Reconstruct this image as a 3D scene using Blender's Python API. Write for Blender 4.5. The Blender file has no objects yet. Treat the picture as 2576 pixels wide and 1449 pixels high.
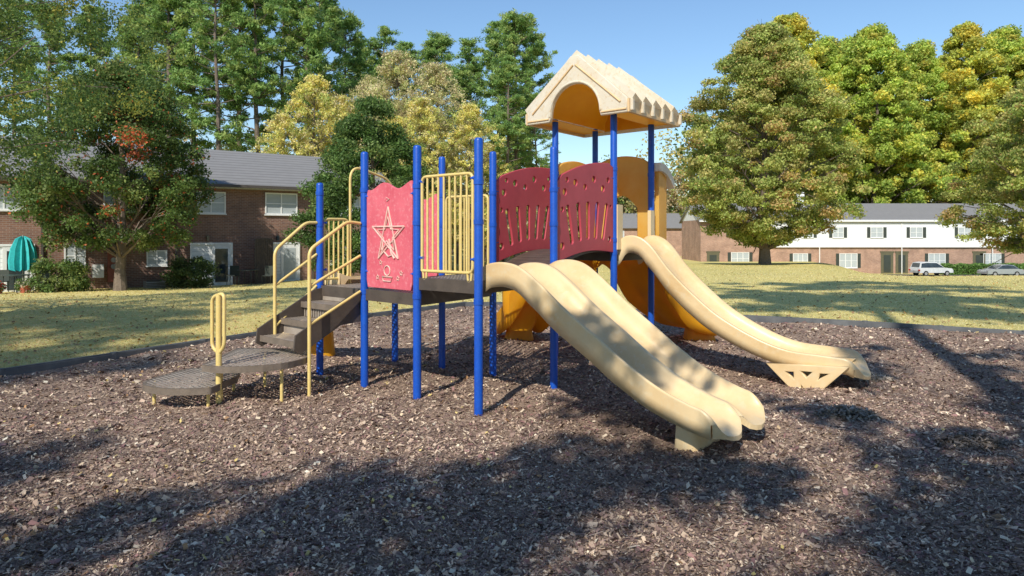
import bpy, math, random
import numpy as np
from mathutils import Vector, Matrix

random.seed(3)
scene = bpy.context.scene
D2R = math.radians
Zv = Vector((0, 0, 1))

# ------------------------------------------------------------------ materials
def nt_new(name):
    m = bpy.data.materials.new(name); m.use_nodes = True
    nt = m.node_tree; nt.nodes.clear()
    out = nt.nodes.new('ShaderNodeOutputMaterial')
    return m, nt, out

def N(nt, t, **kw):
    n = nt.nodes.new(t)
    for k, v in kw.items(): setattr(n, k, v)
    return n

def ramp(nt, fac, stops):
    r = N(nt, 'ShaderNodeValToRGB')
    el = r.color_ramp.elements
    while len(el) < len(stops): el.new(0.5)
    for e, (p, c) in zip(el, stops):
        e.position = p; e.color = (c[0], c[1], c[2], 1)
    nt.links.new(fac, r.inputs[0])
    return r.outputs[0]

def noise(nt, vec, scale, detail=4, rough=.6):
    n = N(nt, 'ShaderNodeTexNoise')
    n.inputs['Scale'].default_value = scale
    n.inputs['Detail'].default_value = detail
    n.inputs['Roughness'].default_value = rough
    nt.links.new(vec, n.inputs['Vector'])
    return n.outputs['Fac']

def mixc(nt, fac, a, b, mode='MIX'):
    m = N(nt, 'ShaderNodeMix', data_type='RGBA', blend_type=mode)
    for sock, v in ((0, fac), (6, a), (7, b)):
        if hasattr(v, 'is_output'): nt.links.new(v, m.inputs[sock])
        elif isinstance(v, (int, float)): m.inputs[sock].default_value = v
        else: m.inputs[sock].default_value = (v[0], v[1], v[2], 1)
    return m.outputs[2]

def pm(name, c1, c2=None, scale=4, rough=.5, bump=0.0, bscale=60, metal=0, transl=0.0, spec=.5, stops=(.35, .7), c3=None):
    m, nt, out = nt_new(name)
    tc = N(nt, 'ShaderNodeTexCoord').outputs['Object']
    b = N(nt, 'ShaderNodeBsdfPrincipled')
    b.inputs['Roughness'].default_value = rough
    b.inputs['Metallic'].default_value = metal
    b.inputs['Specular IOR Level'].default_value = spec
    if c2 is None: c2 = tuple(x * .8 for x in c1)
    col = ramp(nt, noise(nt, tc, scale, 6, .65), [(stops[0], c1), (stops[1], c2)])
    if c3 is not None:
        f = ramp(nt, noise(nt, tc, scale * 7, 5, .7), [(.52, (0, 0, 0)), (.68, (1, 1, 1))])
        col = mixc(nt, f, col, c3)
    nt.links.new(col, b.inputs['Base Color'])
    if bump > 0:
        bn = N(nt, 'ShaderNodeBump'); bn.inputs['Strength'].default_value = bump; bn.inputs['Distance'].default_value = .01
        nt.links.new(noise(nt, tc, bscale, 5), bn.inputs['Height'])
        nt.links.new(bn.outputs[0], b.inputs['Normal'])
    sh = b.outputs[0]
    if transl > 0:
        t = N(nt, 'ShaderNodeBsdfTranslucent'); nt.links.new(col, t.inputs[0])
        mx = N(nt, 'ShaderNodeMixShader'); mx.inputs[0].default_value = transl
        nt.links.new(sh, mx.inputs[1]); nt.links.new(t.outputs[0], mx.inputs[2]); sh = mx.outputs[0]
    nt.links.new(sh, out.inputs[0])
    return m

def attr_mat(name, rough=.55, transl=.35, spec=.3):
    m, nt, out = nt_new(name)
    a = N(nt, 'ShaderNodeAttribute', attribute_name='Col')
    b = N(nt, 'ShaderNodeBsdfPrincipled')
    b.inputs['Roughness'].default_value = rough
    b.inputs['Specular IOR Level'].default_value = spec
    nt.links.new(a.outputs['Color'], b.inputs['Base Color'])
    sh = b.outputs[0]
    if transl > 0:
        t = N(nt, 'ShaderNodeBsdfTranslucent'); nt.links.new(a.outputs['Color'], t.inputs[0])
        mx = N(nt, 'ShaderNodeMixShader'); mx.inputs[0].default_value = transl
        nt.links.new(sh, mx.inputs[1]); nt.links.new(t.outputs[0], mx.inputs[2]); sh = mx.outputs[0]
    nt.links.new(sh, out.inputs[0])
    return m

M = {}
M['blue'] = pm('blue_paint', (.006, .085, .50), (.008, .065, .40), 6, .38, .1, 40, c3=(.012, .10, .52))
M['red'] = pm('faded_red_plastic', (.62, .085, .115), (.52, .065, .09), 3, .45, .1, 60, transl=.2)
M['pink'] = pm('sunbleached_red_plastic', (.72, .145, .19), (.60, .09, .13), 3.5, .55, .15, 60, c3=(.74, .25, .28))
M['pinklt'] = pm('worn_relief', (.78, .54, .46), (.66, .32, .31), 14, .6)
M['tan'] = pm('tan_slide_plastic', (.80, .62, .37), (.68, .47, .235), 1.6, .33, .12, 18, transl=.05, c3=(.72, .57, .36))
M['tanlt'] = pm('cream_roof_plastic', (.92, .88, .78), (.88, .80, .65), 2.5, .5, .15, 40, c3=(.82, .69, .49), transl=.36)
M['tandk'] = pm('tan_roof_trim', (.76, .54, .30), (.64, .43, .23), 6, .5)
M['yel'] = pm('yellow_plastic', (.92, .47, .02), (.86, .39, .015), 3, .42, .05, 30, transl=.42)
M['yel2'] = pm('lit_yellow_plastic', (.92, .60, .16), (.88, .50, .08), 3, .42, .05, 30, transl=.42)  # paler copy of yel; light on the hoods is put into its colour
M['rail'] = pm('yellow_rail_paint', (.78, .60, .22), (.68, .50, .17), 8, .42, .1, 60, c3=(.62, .49, .27))
M['dark'] = pm('brown_coated_steel', (.10, .077, .062), (.065, .05, .042), 6, .5, .2, 90)
M['rim'] = pm('worn_step_edge', (.21, .165, .13), (.14, .11, .085), 9, .5, .2, 90)
M['border'] = pm('black_plastic_border', (.07, .075, .085), (.15, .155, .16), 3, .55, .2, 40)
M['white'] = pm('white_trim', (.82, .82, .80), (.74, .74, .73), 3, .5)
M['fascia'] = pm('dark_fascia', (.09, .075, .065), None, 3, .6)
M['shutter'] = pm('dark_shutter', (.045, .055, .045), None, 3, .5)
M['door'] = pm('olive_door_paint', (.13, .12, .07), None, 3, .5)
M['wood'] = pm('dark_wood_fence', (.09, .068, .056), (.05, .04, .036), 9, .8, .3, 30)
M['grey'] = pm('grey_metal', (.35, .35, .34), (.25, .25, .24), 8, .5)
M['rust'] = pm('meter_box_red', (.28, .08, .05), None, 8, .6)
M['teal'] = pm('teal_canvas', (.04, .50, .50), (.03, .36, .38), 10, .8)
M['concrete'] = pm('concrete', (.46, .44, .40), (.38, .36, .33), 2, .85, .2, 30)
M['asphalt'] = pm('asphalt', (.06, .06, .062), (.045, .045, .047), 5, .9, .2, 80)
M['tyre'] = pm('tyre', (.02, .02, .02), None, 5, .8)
M['silver'] = pm('silver_paint', (.42, .44, .46), (.40, .42, .44), 3, .25, metal=.5)
M['carwhite'] = pm('white_car_paint', (.62, .64, .66), None, 3, .25)
M['terra'] = pm('terracotta', (.42, .11, .06), None, 8, .7)
M['bark'] = pm('bark_dark', (.20, .155, .12), (.11, .085, .065), 9, .9, .5, 20)
M['leaf'] = attr_mat('leaf', .5, .42)
M['chip'] = attr_mat('wood_chips', .8, 0, .2)
M['blade'] = attr_mat('grass_blades', .7, .35, .2)
M['light_red'] = pm('tail_light', (.4, .01, .01), None, 3, .3)

def glass_mat():
    m, nt, out = nt_new('window_glass')
    tc = N(nt, 'ShaderNodeTexCoord').outputs['Object']
    b = N(nt, 'ShaderNodeBsdfPrincipled'); b.inputs['Roughness'].default_value = .08
    col = ramp(nt, noise(nt, tc, 1.2, 3), [(.35, (.02, .028, .035)), (.7, (.06, .08, .09))])
    nt.links.new(col, b.inputs['Base Color']); nt.links.new(b.outputs[0], out.inputs[0])
    return m
M['glass'] = glass_mat()

def lines_mat(name, c1, c2, freq, axis='Z', rough=.55, duty=.2):
    m, nt, out = nt_new(name)
    tc = N(nt, 'ShaderNodeTexCoord').outputs['Object']
    sp = N(nt, 'ShaderNodeSeparateXYZ'); nt.links.new(tc, sp.inputs[0])
    mu = N(nt, 'ShaderNodeMath', operation='MULTIPLY'); mu.inputs[1].default_value = freq
    nt.links.new(sp.outputs[axis], mu.inputs[0])
    fr = N(nt, 'ShaderNodeMath', operation='FRACT'); nt.links.new(mu.outputs[0], fr.inputs[0])
    lt = N(nt, 'ShaderNodeMath', operation='LESS_THAN'); lt.inputs[1].default_value = duty
    nt.links.new(fr.outputs[0], lt.inputs[0])
    nn = ramp(nt, noise(nt, tc, 2, 5), [(.3, tuple(x * .88 for x in c1)), (.7, c1)])
    col = mixc(nt, lt.outputs[0], nn, c2)
    b = N(nt, 'ShaderNodeBsdfPrincipled'); b.inputs['Roughness'].default_value = rough
    nt.links.new(col, b.inputs['Base Color']); nt.links.new(b.outputs[0], out.inputs[0])
    return m
M['blinds'] = lines_mat('window_blinds', (.54, .58, .59), (.28, .32, .34), 16, duty=.35, rough=.25)
M['siding'] = lines_mat('white_lap_siding', (.82, .83, .83), (.52, .53, .55), 5.5, duty=.12)
M['shingle'] = lines_mat('asphalt_shingles', (.23, .225, .225), (.15, .145, .145), 6, duty=.25, rough=.9)

def brick_mat(name, a, b2, mortar):
    m, nt, out = nt_new(name)
    tc = N(nt, 'ShaderNodeTexCoord').outputs['Object']
    sp = N(nt, 'ShaderNodeSeparateXYZ'); nt.links.new(tc, sp.inputs[0])
    ad = N(nt, 'ShaderNodeMath', operation='ADD'); nt.links.new(sp.outputs[0], ad.inputs[0]); nt.links.new(sp.outputs[1], ad.inputs[1])
    cb = N(nt, 'ShaderNodeCombineXYZ'); nt.links.new(ad.outputs[0], cb.inputs[0]); nt.links.new(sp.outputs[2], cb.inputs[1])
    br = N(nt, 'ShaderNodeTexBrick')
    br.inputs['Scale'].default_value = 1
    br.inputs['Brick Width'].default_value = .23; br.inputs['Row Height'].default_value = .08
    br.inputs['Mortar Size'].default_value = .008
    br.inputs['Color1'].default_value = (*a, 1); br.inputs['Color2'].default_value = (*b2, 1); br.inputs['Mortar'].default_value = (*mortar, 1)
    nt.links.new(cb.outputs[0], br.inputs['Vector'])
    f = ramp(nt, noise(nt, tc, .9, 6), [(.3, (.7, .7, .7)), (.7, (1.15, 1.15, 1.15))])
    col = mixc(nt, 1.0, br.outputs['Color'], f, 'MULTIPLY')
    p = N(nt, 'ShaderNodeBsdfPrincipled'); p.inputs['Roughness'].default_value = .85
    nt.links.new(col, p.inputs['Base Color']); nt.links.new(p.outputs[0], out.inputs[0])
    return m
M['brick1'] = brick_mat('brown_brick', (.27, .135, .09), (.18, .09, .068), (.31, .26, .22))
M['brick2'] = brick_mat('tan_red_brick', (.44, .25, .17), (.33, .17, .115), (.48, .41, .34))

def perf_mat():
    m, nt, out = nt_new('perforated_coated_deck')
    tc = N(nt, 'ShaderNodeTexCoord').outputs['Object']
    mp = N(nt, 'ShaderNodeMapping'); mp.inputs['Rotation'].default_value = (0, 0, D2R(42)); mp.inputs['Scale'].default_value = (20, 20, 0)
    nt.links.new(tc, mp.inputs[0])
    fr = N(nt, 'ShaderNodeVectorMath', operation='FRACTION'); nt.links.new(mp.outputs[0], fr.inputs[0])
    sb = N(nt, 'ShaderNodeVectorMath', operation='SUBTRACT'); sb.inputs[1].default_value = (.5, .5, 0); nt.links.new(fr.outputs[0], sb.inputs[0])
    ln = N(nt, 'ShaderNodeVectorMath', operation='LENGTH'); nt.links.new(sb.outputs[0], ln.inputs[0])
    lt = N(nt, 'ShaderNodeMath', operation='LESS_THAN'); lt.inputs[1].default_value = .29; nt.links.new(ln.outputs['Value'], lt.inputs[0])
    b = N(nt, 'ShaderNodeBsdfPrincipled'); b.inputs['Roughness'].default_value = .45
    col = ramp(nt, noise(nt, tc, 5, 5), [(.35, (.28, .23, .19)), (.7, (.40, .345, .29))])
    nt.links.new(col, b.inputs['Base Color'])
    tr = N(nt, 'ShaderNodeBsdfTransparent')
    mx = N(nt, 'ShaderNodeMixShader'); nt.links.new(lt.outputs[0], mx.inputs[0]); nt.links.new(b.outputs[0], mx.inputs[1]); nt.links.new(tr.outputs[0], mx.inputs[2])
    nt.links.new(mx.outputs[0], out.inputs[0])
    return m
M['perf'] = perf_mat()

def ground_mat(name, stops, scale, bump, bscale, big, bigr=((.74, .72, .70), (1.2, 1.18, 1.12))):
    m, nt, out = nt_new(name)
    tc = N(nt, 'ShaderNodeTexCoord').outputs['Object']
    fine = ramp(nt, noise(nt, tc, scale, 8, .75), stops)
    lg = ramp(nt, noise(nt, tc, big, 4, .6), [(.35, bigr[0]), (.68, bigr[1])])
    col = mixc(nt, 1.0, fine, lg, 'MULTIPLY')
    b = N(nt, 'ShaderNodeBsdfPrincipled'); b.inputs['Roughness'].default_value = .95; b.inputs['Specular IOR Level'].default_value = .1
    nt.links.new(col, b.inputs['Base Color'])
    bn = N(nt, 'ShaderNodeBump'); bn.inputs['Strength'].default_value = bump; bn.inputs['Distance'].default_value = .03
    nt.links.new(noise(nt, tc, bscale, 6, .7), bn.inputs['Height']); nt.links.new(bn.outputs[0], b.inputs['Normal'])
    nt.links.new(b.outputs[0], out.inputs[0])
    return m
M['mulch'] = ground_mat('wood_mulch', [(.3, (.12, .083, .07)), (.5, (.33, .24, .19)), (.7, (.54, .41, .32))], 34, .8, 46, .5)
M['lawn'] = ground_mat('dry_lawn', [(.3, (.46, .38, .13)), (.5, (.62, .52, .21)), (.7, (.74, .64, .31))], 6, .35, 25, .12, ((.82, .86, .80), (1.08, 1.06, 1.0)))

# ------------------------------------------------------------------ mesh builder
def link(o): scene.collection.objects.link(o); return o

def empty(name, loc=(0, 0, 0), rotz=0):
    e = bpy.data.objects.new(name, None); e.location = loc; e.rotation_euler = (0, 0, rotz)
    e.empty_display_size = .2
    return link(e)

def par(o, p, local=False):
    if p is not None:
        o.parent = p
        if not local: o.matrix_parent_inverse = p.matrix_basis.inverted()

def fillet(pts, rad, n=5):
    pts = [Vector(p) for p in pts]
    out = [pts[0]]
    for i in range(1, len(pts) - 1):
        a, b, c = pts[i - 1], pts[i], pts[i + 1]
        r = min(rad, (a - b).length * .49, (c - b).length * .49)
        p0 = b + (a - b).normalized() * r; p1 = b + (c - b).normalized() * r
        for k in range(n + 1):
            t = k / n
            out.append(p0 * (1 - t) ** 2 + b * 2 * t * (1 - t) + p1 * t * t)
    out.append(pts[-1])
    return out

class B:
    def __init__(s): s.v = []; s.f = []; s.m = []; s.s = []
    def add(s, vs, fs, mi=0, sm=False):
        o = len(s.v); s.v += [tuple(v) for v in vs]
        for f in fs: s.f.append([i + o for i in f]); s.m.append(mi); s.s.append(sm)
    def box(s, c, size, mi=0, xd=(1, 0, 0), up=(0, 0, 1)):
        x = Vector(xd).normalized(); z = Vector(up).normalized(); y = z.cross(x)
        c = Vector(c); a, b, d = size[0] / 2, size[1] / 2, size[2] / 2
        vs = [c + x * i * a + y * j * b + z * k * d for k in (-1, 1) for j in (-1, 1) for i in (-1, 1)]
        s.add(vs, [(0, 2, 3, 1), (4, 5, 7, 6), (0, 1, 5, 4), (2, 6, 7, 3), (0, 4, 6, 2), (1, 3, 7, 5)], mi)
    def b2(s, p0, p1, mi=0):
        c = [(a + b) / 2 for a, b in zip(p0, p1)]; s.box(c, [abs(b - a) for a, b in zip(p0, p1)], mi)
    def tube(s, pts, r, n=10, mi=0, closed=False):
        pts = [Vector(p) for p in pts]
        rs = r if isinstance(r, (list, tuple)) else [r] * len(pts)
        vs = []; prev = None
        for i, p in enumerate(pts):
            if closed: t = pts[(i + 1) % len(pts)] - pts[i - 1]
            else: t = pts[min(i + 1, len(pts) - 1)] - pts[max(i - 1, 0)]
            t.normalize()
            if prev is None: u = t.orthogonal().normalized()
            else: u = (prev - t * prev.dot(t)).normalized()
            prev = u; w = t.cross(u)
            for k in range(n):
                a = 2 * math.pi * k / n
                vs.append(p + (u * math.cos(a) + w * math.sin(a)) * rs[i])
        fs = []
        L = len(pts)
        for i in range(L if closed else L - 1):
            j = (i + 1) % L
            for k in range(n): fs.append((i * n + k, i * n + (k + 1) % n, j * n + (k + 1) % n, j * n + k))
        s.add(vs, fs, mi, True)
        if not closed:
            s.add(vs[:n], [tuple(range(n - 1, -1, -1))], mi); s.add(vs[-n:], [tuple(range(n))], mi)
    def build(s, name, mats, parent=None, local=False):
        me = bpy.data.meshes.new(name); me.from_pydata(s.v, [], s.f)
        me.polygons.foreach_set('material_index', s.m); me.polygons.foreach_set('use_smooth', s.s)
        for m in mats: me.materials.append(M[m])
        me.update()
        o = link(bpy.data.objects.new(name, me)); par(o, parent, local); return o

def plate(name, outer, holes, thick, P, xd, mat, parent, bevel=.006):
    cu = bpy.data.curves.new(name, 'CURVE'); cu.dimensions = '2D'; cu.fill_mode = 'BOTH'
    cu.extrude = max(thick / 2 - bevel, .001); cu.bevel_depth = bevel; cu.bevel_resolution = 1
    for poly in [outer] + holes:
        sp = cu.splines.new('POLY'); sp.points.add(len(poly) - 1)
        for p, q in zip(sp.points, poly): p.co = (q[0], q[1], 0, 1)
        sp.use_cyclic_u = True
    tmp = link(bpy.data.objects.new('tmp', cu))
    bpy.context.view_layer.update()
    me = bpy.data.meshes.new_from_object(tmp.evaluated_get(bpy.context.evaluated_depsgraph_get()))
    bpy.data.objects.remove(tmp); bpy.data.curves.remove(cu)
    me.name = name; me.materials.clear(); me.materials.append(M[mat])
    x = Vector(xd).normalized(); z = x.cross(Zv)
    mt = Matrix(((x.x, 0, z.x, P[0]), (x.y, 0, z.y, P[1]), (0, 1, 0, P[2]), (0, 0, 0, 1)))
    me.transform(mt)
    o = link(bpy.data.objects.new(name, me)); par(o, parent); return o

def circ(cx, cy, r, n=16): return [(cx + r * math.cos(2 * math.pi * i / n), cy + r * math.sin(2 * math.pi * i / n)) for i in range(n)]
def slot(x0, y0, x1, y1, r, n=6):
    a = math.atan2(y1 - y0, x1 - x0); o = []
    for i in range(n + 1): t = a + math.pi / 2 + math.pi * i / n; o.append((x0 + r * math.cos(t), y0 + r * math.sin(t)))
    for i in range(n + 1): t = a - math.pi / 2 + math.pi * i / n; o.append((x1 + r * math.cos(t), y1 + r * math.sin(t)))
    return o

def crom(pts, n):
    pts = [np.array(p, float) for p in pts]
    P = [2 * pts[0] - pts[1]] + pts + [2 * pts[-1] - pts[-2]]
    out = []
    for i in range(1, len(P) - 2):
        for k in range(n):
            t = k / n
            out.append(.5 * ((2 * P[i]) + (-P[i - 1] + P[i + 1]) * t + (2 * P[i - 1] - 5 * P[i] + 4 * P[i + 1] - P[i + 2]) * t * t + (-P[i - 1] + 3 * P[i] - 3 * P[i + 1] + P[i + 2]) * t ** 3))
    out.append(pts[-1]); return out

# ------------------------------------------------------------------ camera
cam = bpy.data.cameras.new('camera'); camo = link(bpy.data.objects.new('camera', cam))
camo.location = (0, 0, 1.85); camo.rotation_euler = (D2R(90), 0, 0)
cam.sensor_width = 36; cam.lens = 24.46; cam.shift_y = -.0522; cam.clip_end = 2000; cam.clip_start = .05
scene.camera = camo

# ------------------------------------------------------------------ light
EL, SX, SY = D2R(41), -.36, -.933
w = bpy.data.worlds.new('World'); scene.world = w; w.use_nodes = True
nt = w.node_tree; nt.nodes.clear()
sky = N(nt, 'ShaderNodeTexSky', sky_type='NISHITA'); sky.sun_disc = False
sky.sun_elevation = EL; sky.sun_rotation = math.atan2(SX, SY) % (2 * math.pi)
sky.air_density = 1.3; sky.dust_density = 0; sky.ozone_density = 6.0
bg = N(nt, 'ShaderNodeBackground'); bg.inputs[1].default_value = .15
wo = N(nt, 'ShaderNodeOutputWorld'); nt.links.new(sky.outputs[0], bg.inputs[0]); nt.links.new(bg.outputs[0], wo.inputs[0])
sun = bpy.data.lights.new('sun', 'SUN'); sun.energy = 5; sun.angle = D2R(.5); sun.color = (1, .94, .82)
so = link(bpy.data.objects.new('sun', sun))
sd_ = Vector((SX * math.cos(EL), SY * math.cos(EL), math.sin(EL)))
so.rotation_euler = sd_.to_track_quat('Z', 'Y').to_euler(); so.location = (-5, -10, 20)
scene.view_settings.view_transform = 'Standard'; scene.view_settings.look = 'None'
scene.view_settings.exposure = 0

# ------------------------------------------------------------------ terrain
def sstep(x, a, b):
    t = np.clip((x - a) / (b - a), 0, 1); return t * t * (3 - 2 * t)
def terr(x, y):
    x = np.asarray(x, float); y = np.asarray(y, float)
    z = -.7 * sstep(y, 14, 56)
    z = z - .35 * sstep(-x, 6, 16) * sstep(y, 16, 30) * (1 - sstep(y, 45, 60))
    mk = sstep(x - .4 * y, 2.5, 9)
    z = z - mk * sstep(y, 34, 84) * 2.5 - (1 - mk) * sstep(y, 60, 84) * sstep(x, 5, 20) * .95
    z = z + .05 * np.sin(x * .35 + 1) * np.sin(y * .28) * sstep(y, 18, 30)
    return z
def mz(x, y):
    return .068 + .020 * np.sin(1.3 * x + .7 * y) + .016 * np.sin(2.9 * x - 2.1 * y + 1) + .012 * np.sin(5.3 * x + 4.1 * y) + .009 * np.sin(11 * x - 9 * y) * np.sin(7 * y + 3 * x)

def np_mesh(name, V, F, mats, cols=None, midx=None, smooth=False):
    V = np.asarray(V, np.float32); F = np.asarray(F, np.int32)
    me = bpy.data.meshes.new(name)
    me.vertices.add(len(V)); me.vertices.foreach_set('co', V.ravel())
    k = F.shape[1]
    me.loops.add(F.size); me.loops.foreach_set('vertex_index', F.ravel())
    me.polygons.add(len(F)); me.polygons.foreach_set('loop_start', np.arange(len(F), dtype=np.int32) * k)
    try: me.polygons.foreach_set('loop_total', np.full(len(F), k, np.int32))
    except Exception: pass
    for m in mats: me.materials.append(M[m])
    if midx is not None: me.polygons.foreach_set('material_index', np.asarray(midx, np.int32))
    me.polygons.foreach_set('use_smooth', np.full(len(F), smooth))
    me.update(calc_edges=True)
    if cols is not None:
        a = me.color_attributes.new('Col', 'FLOAT_COLOR', 'POINT')
        c = np.ones((len(V), 4), np.float32); c[:, :3] = cols
        a.data.foreach_set('color', c.ravel())
    me.validate()
    return me

def grid_mesh(name, xs, ys, zf, mats):
    X, Y = np.meshgrid(xs, ys); V = np.stack([X, Y, zf(X, Y)], -1).reshape(-1, 3)
    nx = len(xs); i = np.arange(len(ys) - 1)[:, None] * nx + np.arange(nx - 1)[None]
    F = np.stack([i, i + 1, i + 1 + nx, i + nx], -1).reshape(-1, 4)
    return np_mesh(name, V, F, mats, smooth=True)
xs = np.concatenate([np.linspace(-700, -62, 14), np.linspace(-58, 95, 154), np.linspace(105, 800, 14)])
ys = np.concatenate([np.linspace(-300, -22, 10), np.linspace(-20, 120, 141), np.linspace(130, 1200, 16)])
link(bpy.data.objects.new('lawn_ground', grid_mesh('lawn_ground', xs, ys, terr, ['lawn'])))

LB = [(-17, -10), (-13, 0), (-9, 5.6), (-6.44, 8.75), (-4.25, 12.45), (-3.05, 15.0), (-1.2, 17.6)]
RB = [(24, -10), (20, 1), (14, 8.6), (9.0, 12.2), (6.9, 13.6), (3.2, 15.5), (1.6, 16.9), (.9, 17.6)]
def edge(P, y): 
    ys_ = [p[1] for p in P]; xs_ = [p[0] for p in P]; return np.interp(y, ys_, xs_)
rows = np.linspace(-10, 17.6, 276); cols_ = np.linspace(0, 1, 260)
XX = edge(LB, rows)[:, None] * (1 - cols_) + edge(RB, rows)[:, None] * cols_
YY = np.repeat(rows[:, None], 260, 1)
V = np.stack([XX, YY, mz(XX, YY)], -1).reshape(-1, 3)
i = np.arange(275)[:, None] * 260 + np.arange(259)[None]
F = np.stack([i, i + 1, i + 261, i + 260], -1).reshape(-1, 4)
link(bpy.data.objects.new('mulch_ground', np_mesh('mulch_ground', V, F, ['mulch'], smooth=True)))

rng = np.random.default_rng(5)
def rand_quads(C, L, W, tilt, rng, up=None):
    n = len(C)
    a = rng.uniform(0, 2 * np.pi, n)
    u = np.stack([np.cos(a), np.sin(a), rng.normal(0, tilt, n)], -1); u /= np.linalg.norm(u, axis=1)[:, None]
    nn = np.stack([rng.normal(0, tilt, n), rng.normal(0, tilt, n), np.ones(n)], -1)
    v = np.cross(nn, u); v /= np.linalg.norm(v, axis=1)[:, None]
    L = np.asarray(L)[:, None]; W = np.asarray(W)[:, None]
    V = np.stack([C - u * L - v * W, C + u * L - v * W * .8, C + u * L * .9 + v * W, C - u * L + v * W * .7], 1).reshape(-1, 3)
    F = np.arange(4 * n).reshape(-1, 4)
    return V, F
def frus(n, y0, y1, rng, pw, m=.80, off=0):
    u = rng.random(n)
    y = (y0 ** (1 - pw) + u * (y1 ** (1 - pw) - y0 ** (1 - pw))) ** (1 / (1 - pw)) if pw != 1 else y0 * (y1 / y0) ** u
    x = (rng.random(n) * 2 - 1) * (m * y + 1.2); return x, y
# chips
n = 420000
x, y = frus(n, 2.6, 17.5, rng, 1.35)
ok = (x > edge(LB, y) + .1) & (x < edge(RB, y) - .1); x, y = x[ok], y[ok]; n = len(x)
C = np.stack([x, y, mz(x, y) + rng.uniform(.001, .014, n)], -1)
sz = (.0028 + np.minimum(rng.exponential(.0034, n), .02)) * (1 + .12 * y); Wd = sz * rng.uniform(.2, .65, n)
V, F = rand_quads(C, sz, Wd, .45, rng)
pal = np.array([[.13, .088, .078], [.26, .175, .145], [.40, .29, .22], [.56, .43, .32], [.74, .61, .46], [.27, .15, .14]])
patch = .5 + .25 * (np.sin(x * 1.1 + .5 * y) + np.sin(.8 * y - 1.7 * x + 2))
br = .82 + .36 * patch
c = pal[rng.choice(6, n, p=[.20, .26, .26, .16, .05, .07])] * rng.uniform(.7, 1.25, (n, 1)) * br[:, None]
me = np_mesh('mulch_chips', V, F, ['chip'], np.repeat(c, 4, 0)); link(bpy.data.objects.new('mulch_chips', me))
# fallen leaves
n = 3600
x, y = frus(n, 2.7, 17, rng, 1.1)
keep = rng.random(n) < np.where(x < 0, 1, .30); x, y = x[keep], y[keep]
ok = (x > edge(LB, y) + .1) & (x < edge(RB, y) - .1); x, y = x[ok], y[ok]; n = len(x)
C = np.stack([x, y, mz(x, y) + rng.uniform(.012, .03, n)], -1)
sz = rng.uniform(.006, .014, n) * (1 + .09 * y)
V, F = rand_quads(C, sz, sz * rng.uniform(.5, .9, n), .5, rng)
pal = np.array([[.72, .56, .22], [.70, .54, .36], [.66, .54, .40], [.42, .24, .12], [.78, .70, .56]])
c = pal[rng.integers(0, 5, n)] * rng.uniform(.6, 1.1, (n, 1))
link(bpy.data.objects.new('fallen_leaves', np_mesh('fallen_leaves', V, F, ['chip'], np.repeat(c, 4, 0))))
# twigs
n = 700
x, y = frus(n, 2.7, 14, rng, 1.2)
ok = (x > edge(LB, y) + .3) & (x < edge(RB, y) - .3); x, y = x[ok], y[ok]; n = len(x)
C = np.stack([x, y, mz(x, y) + .02], -1)
V, F = rand_quads(C, rng.uniform(.02, .07, n), rng.uniform(.0015, .003, n) * (1 + .06 * y), .12, rng)
c = np.array([[.62, .52, .42], [.40, .30, .22], [.20, .14, .10]])[rng.integers(0, 3, n)]
link(bpy.data.objects.new('twigs', np_mesh('twigs', V, F, ['chip'], np.repeat(c, 4, 0))))
# grass
n = 230000
x, y = frus(n, 8, 60, rng, 1.5)
ok = ~((y < 17.7) & (x > edge(LB, y) - .08) & (x < edge(RB, y) + .08)); x, y = x[ok], y[ok]; n = len(x)
z = terr(x, y); h = rng.uniform(.008, .026, n) * (1 + .02 * y); wd = .0035 * (1 + .12 * y) * rng.uniform(.6, 1.3, n)
a = rng.uniform(0, 2 * np.pi, n); dx, dy = np.cos(a) * wd, np.sin(a) * wd
lx, ly = rng.normal(0, .035, n), rng.normal(0, .035, n)
V = np.stack([np.stack([x - dx, y - dy, z - .003], -1), np.stack([x + dx, y + dy, z - .003], -1), np.stack([x + lx, y + ly, z + h], -1)], 1).reshape(-1, 3)
pal = np.array([[.82, .70, .34], [.74, .62, .26], [.60, .55, .19], [.86, .76, .46], [.50, .50, .16]])
patch = (np.sin(x * .6 + y * .35) + np.sin(x * .23 - y * .5 + 2)) * .25 + .5
idx = np.where(rng.random(n) < patch * .55, rng.choice([2, 4, 1], n), rng.choice([0, 1, 3], n))
c = pal[idx] * rng.uniform(.8, 1.15, (n, 1))
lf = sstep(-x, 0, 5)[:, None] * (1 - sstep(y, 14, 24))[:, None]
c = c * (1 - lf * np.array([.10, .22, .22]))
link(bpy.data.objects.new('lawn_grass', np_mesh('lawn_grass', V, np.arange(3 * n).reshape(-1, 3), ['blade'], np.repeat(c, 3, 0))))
n = 9000
x, y = frus(n, 8, 50, rng, 1.6)
ok = ~((y < 17.7) & (x > edge(LB, y) - .08) & (x < edge(RB, y) + .08)); x, y = x[ok], y[ok]; n = len(x)
C = np.stack([x, y, terr(x, y) + .028], -1); sz = rng.uniform(.012, .03, n) * (1 + .015 * y)
V, F = rand_quads(C, sz, sz * .7, .4, rng)
c = np.array([[.45, .26, .08], [.35, .2, .1], [.55, .42, .18]])[rng.integers(0, 3, n)] * rng.uniform(.6, 1.1, (n, 1))
link(bpy.data.objects.new('lawn_leaf_litter', np_mesh('lawn_leaf_litter', V, F, ['chip'], np.repeat(c, 4, 0))))

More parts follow.
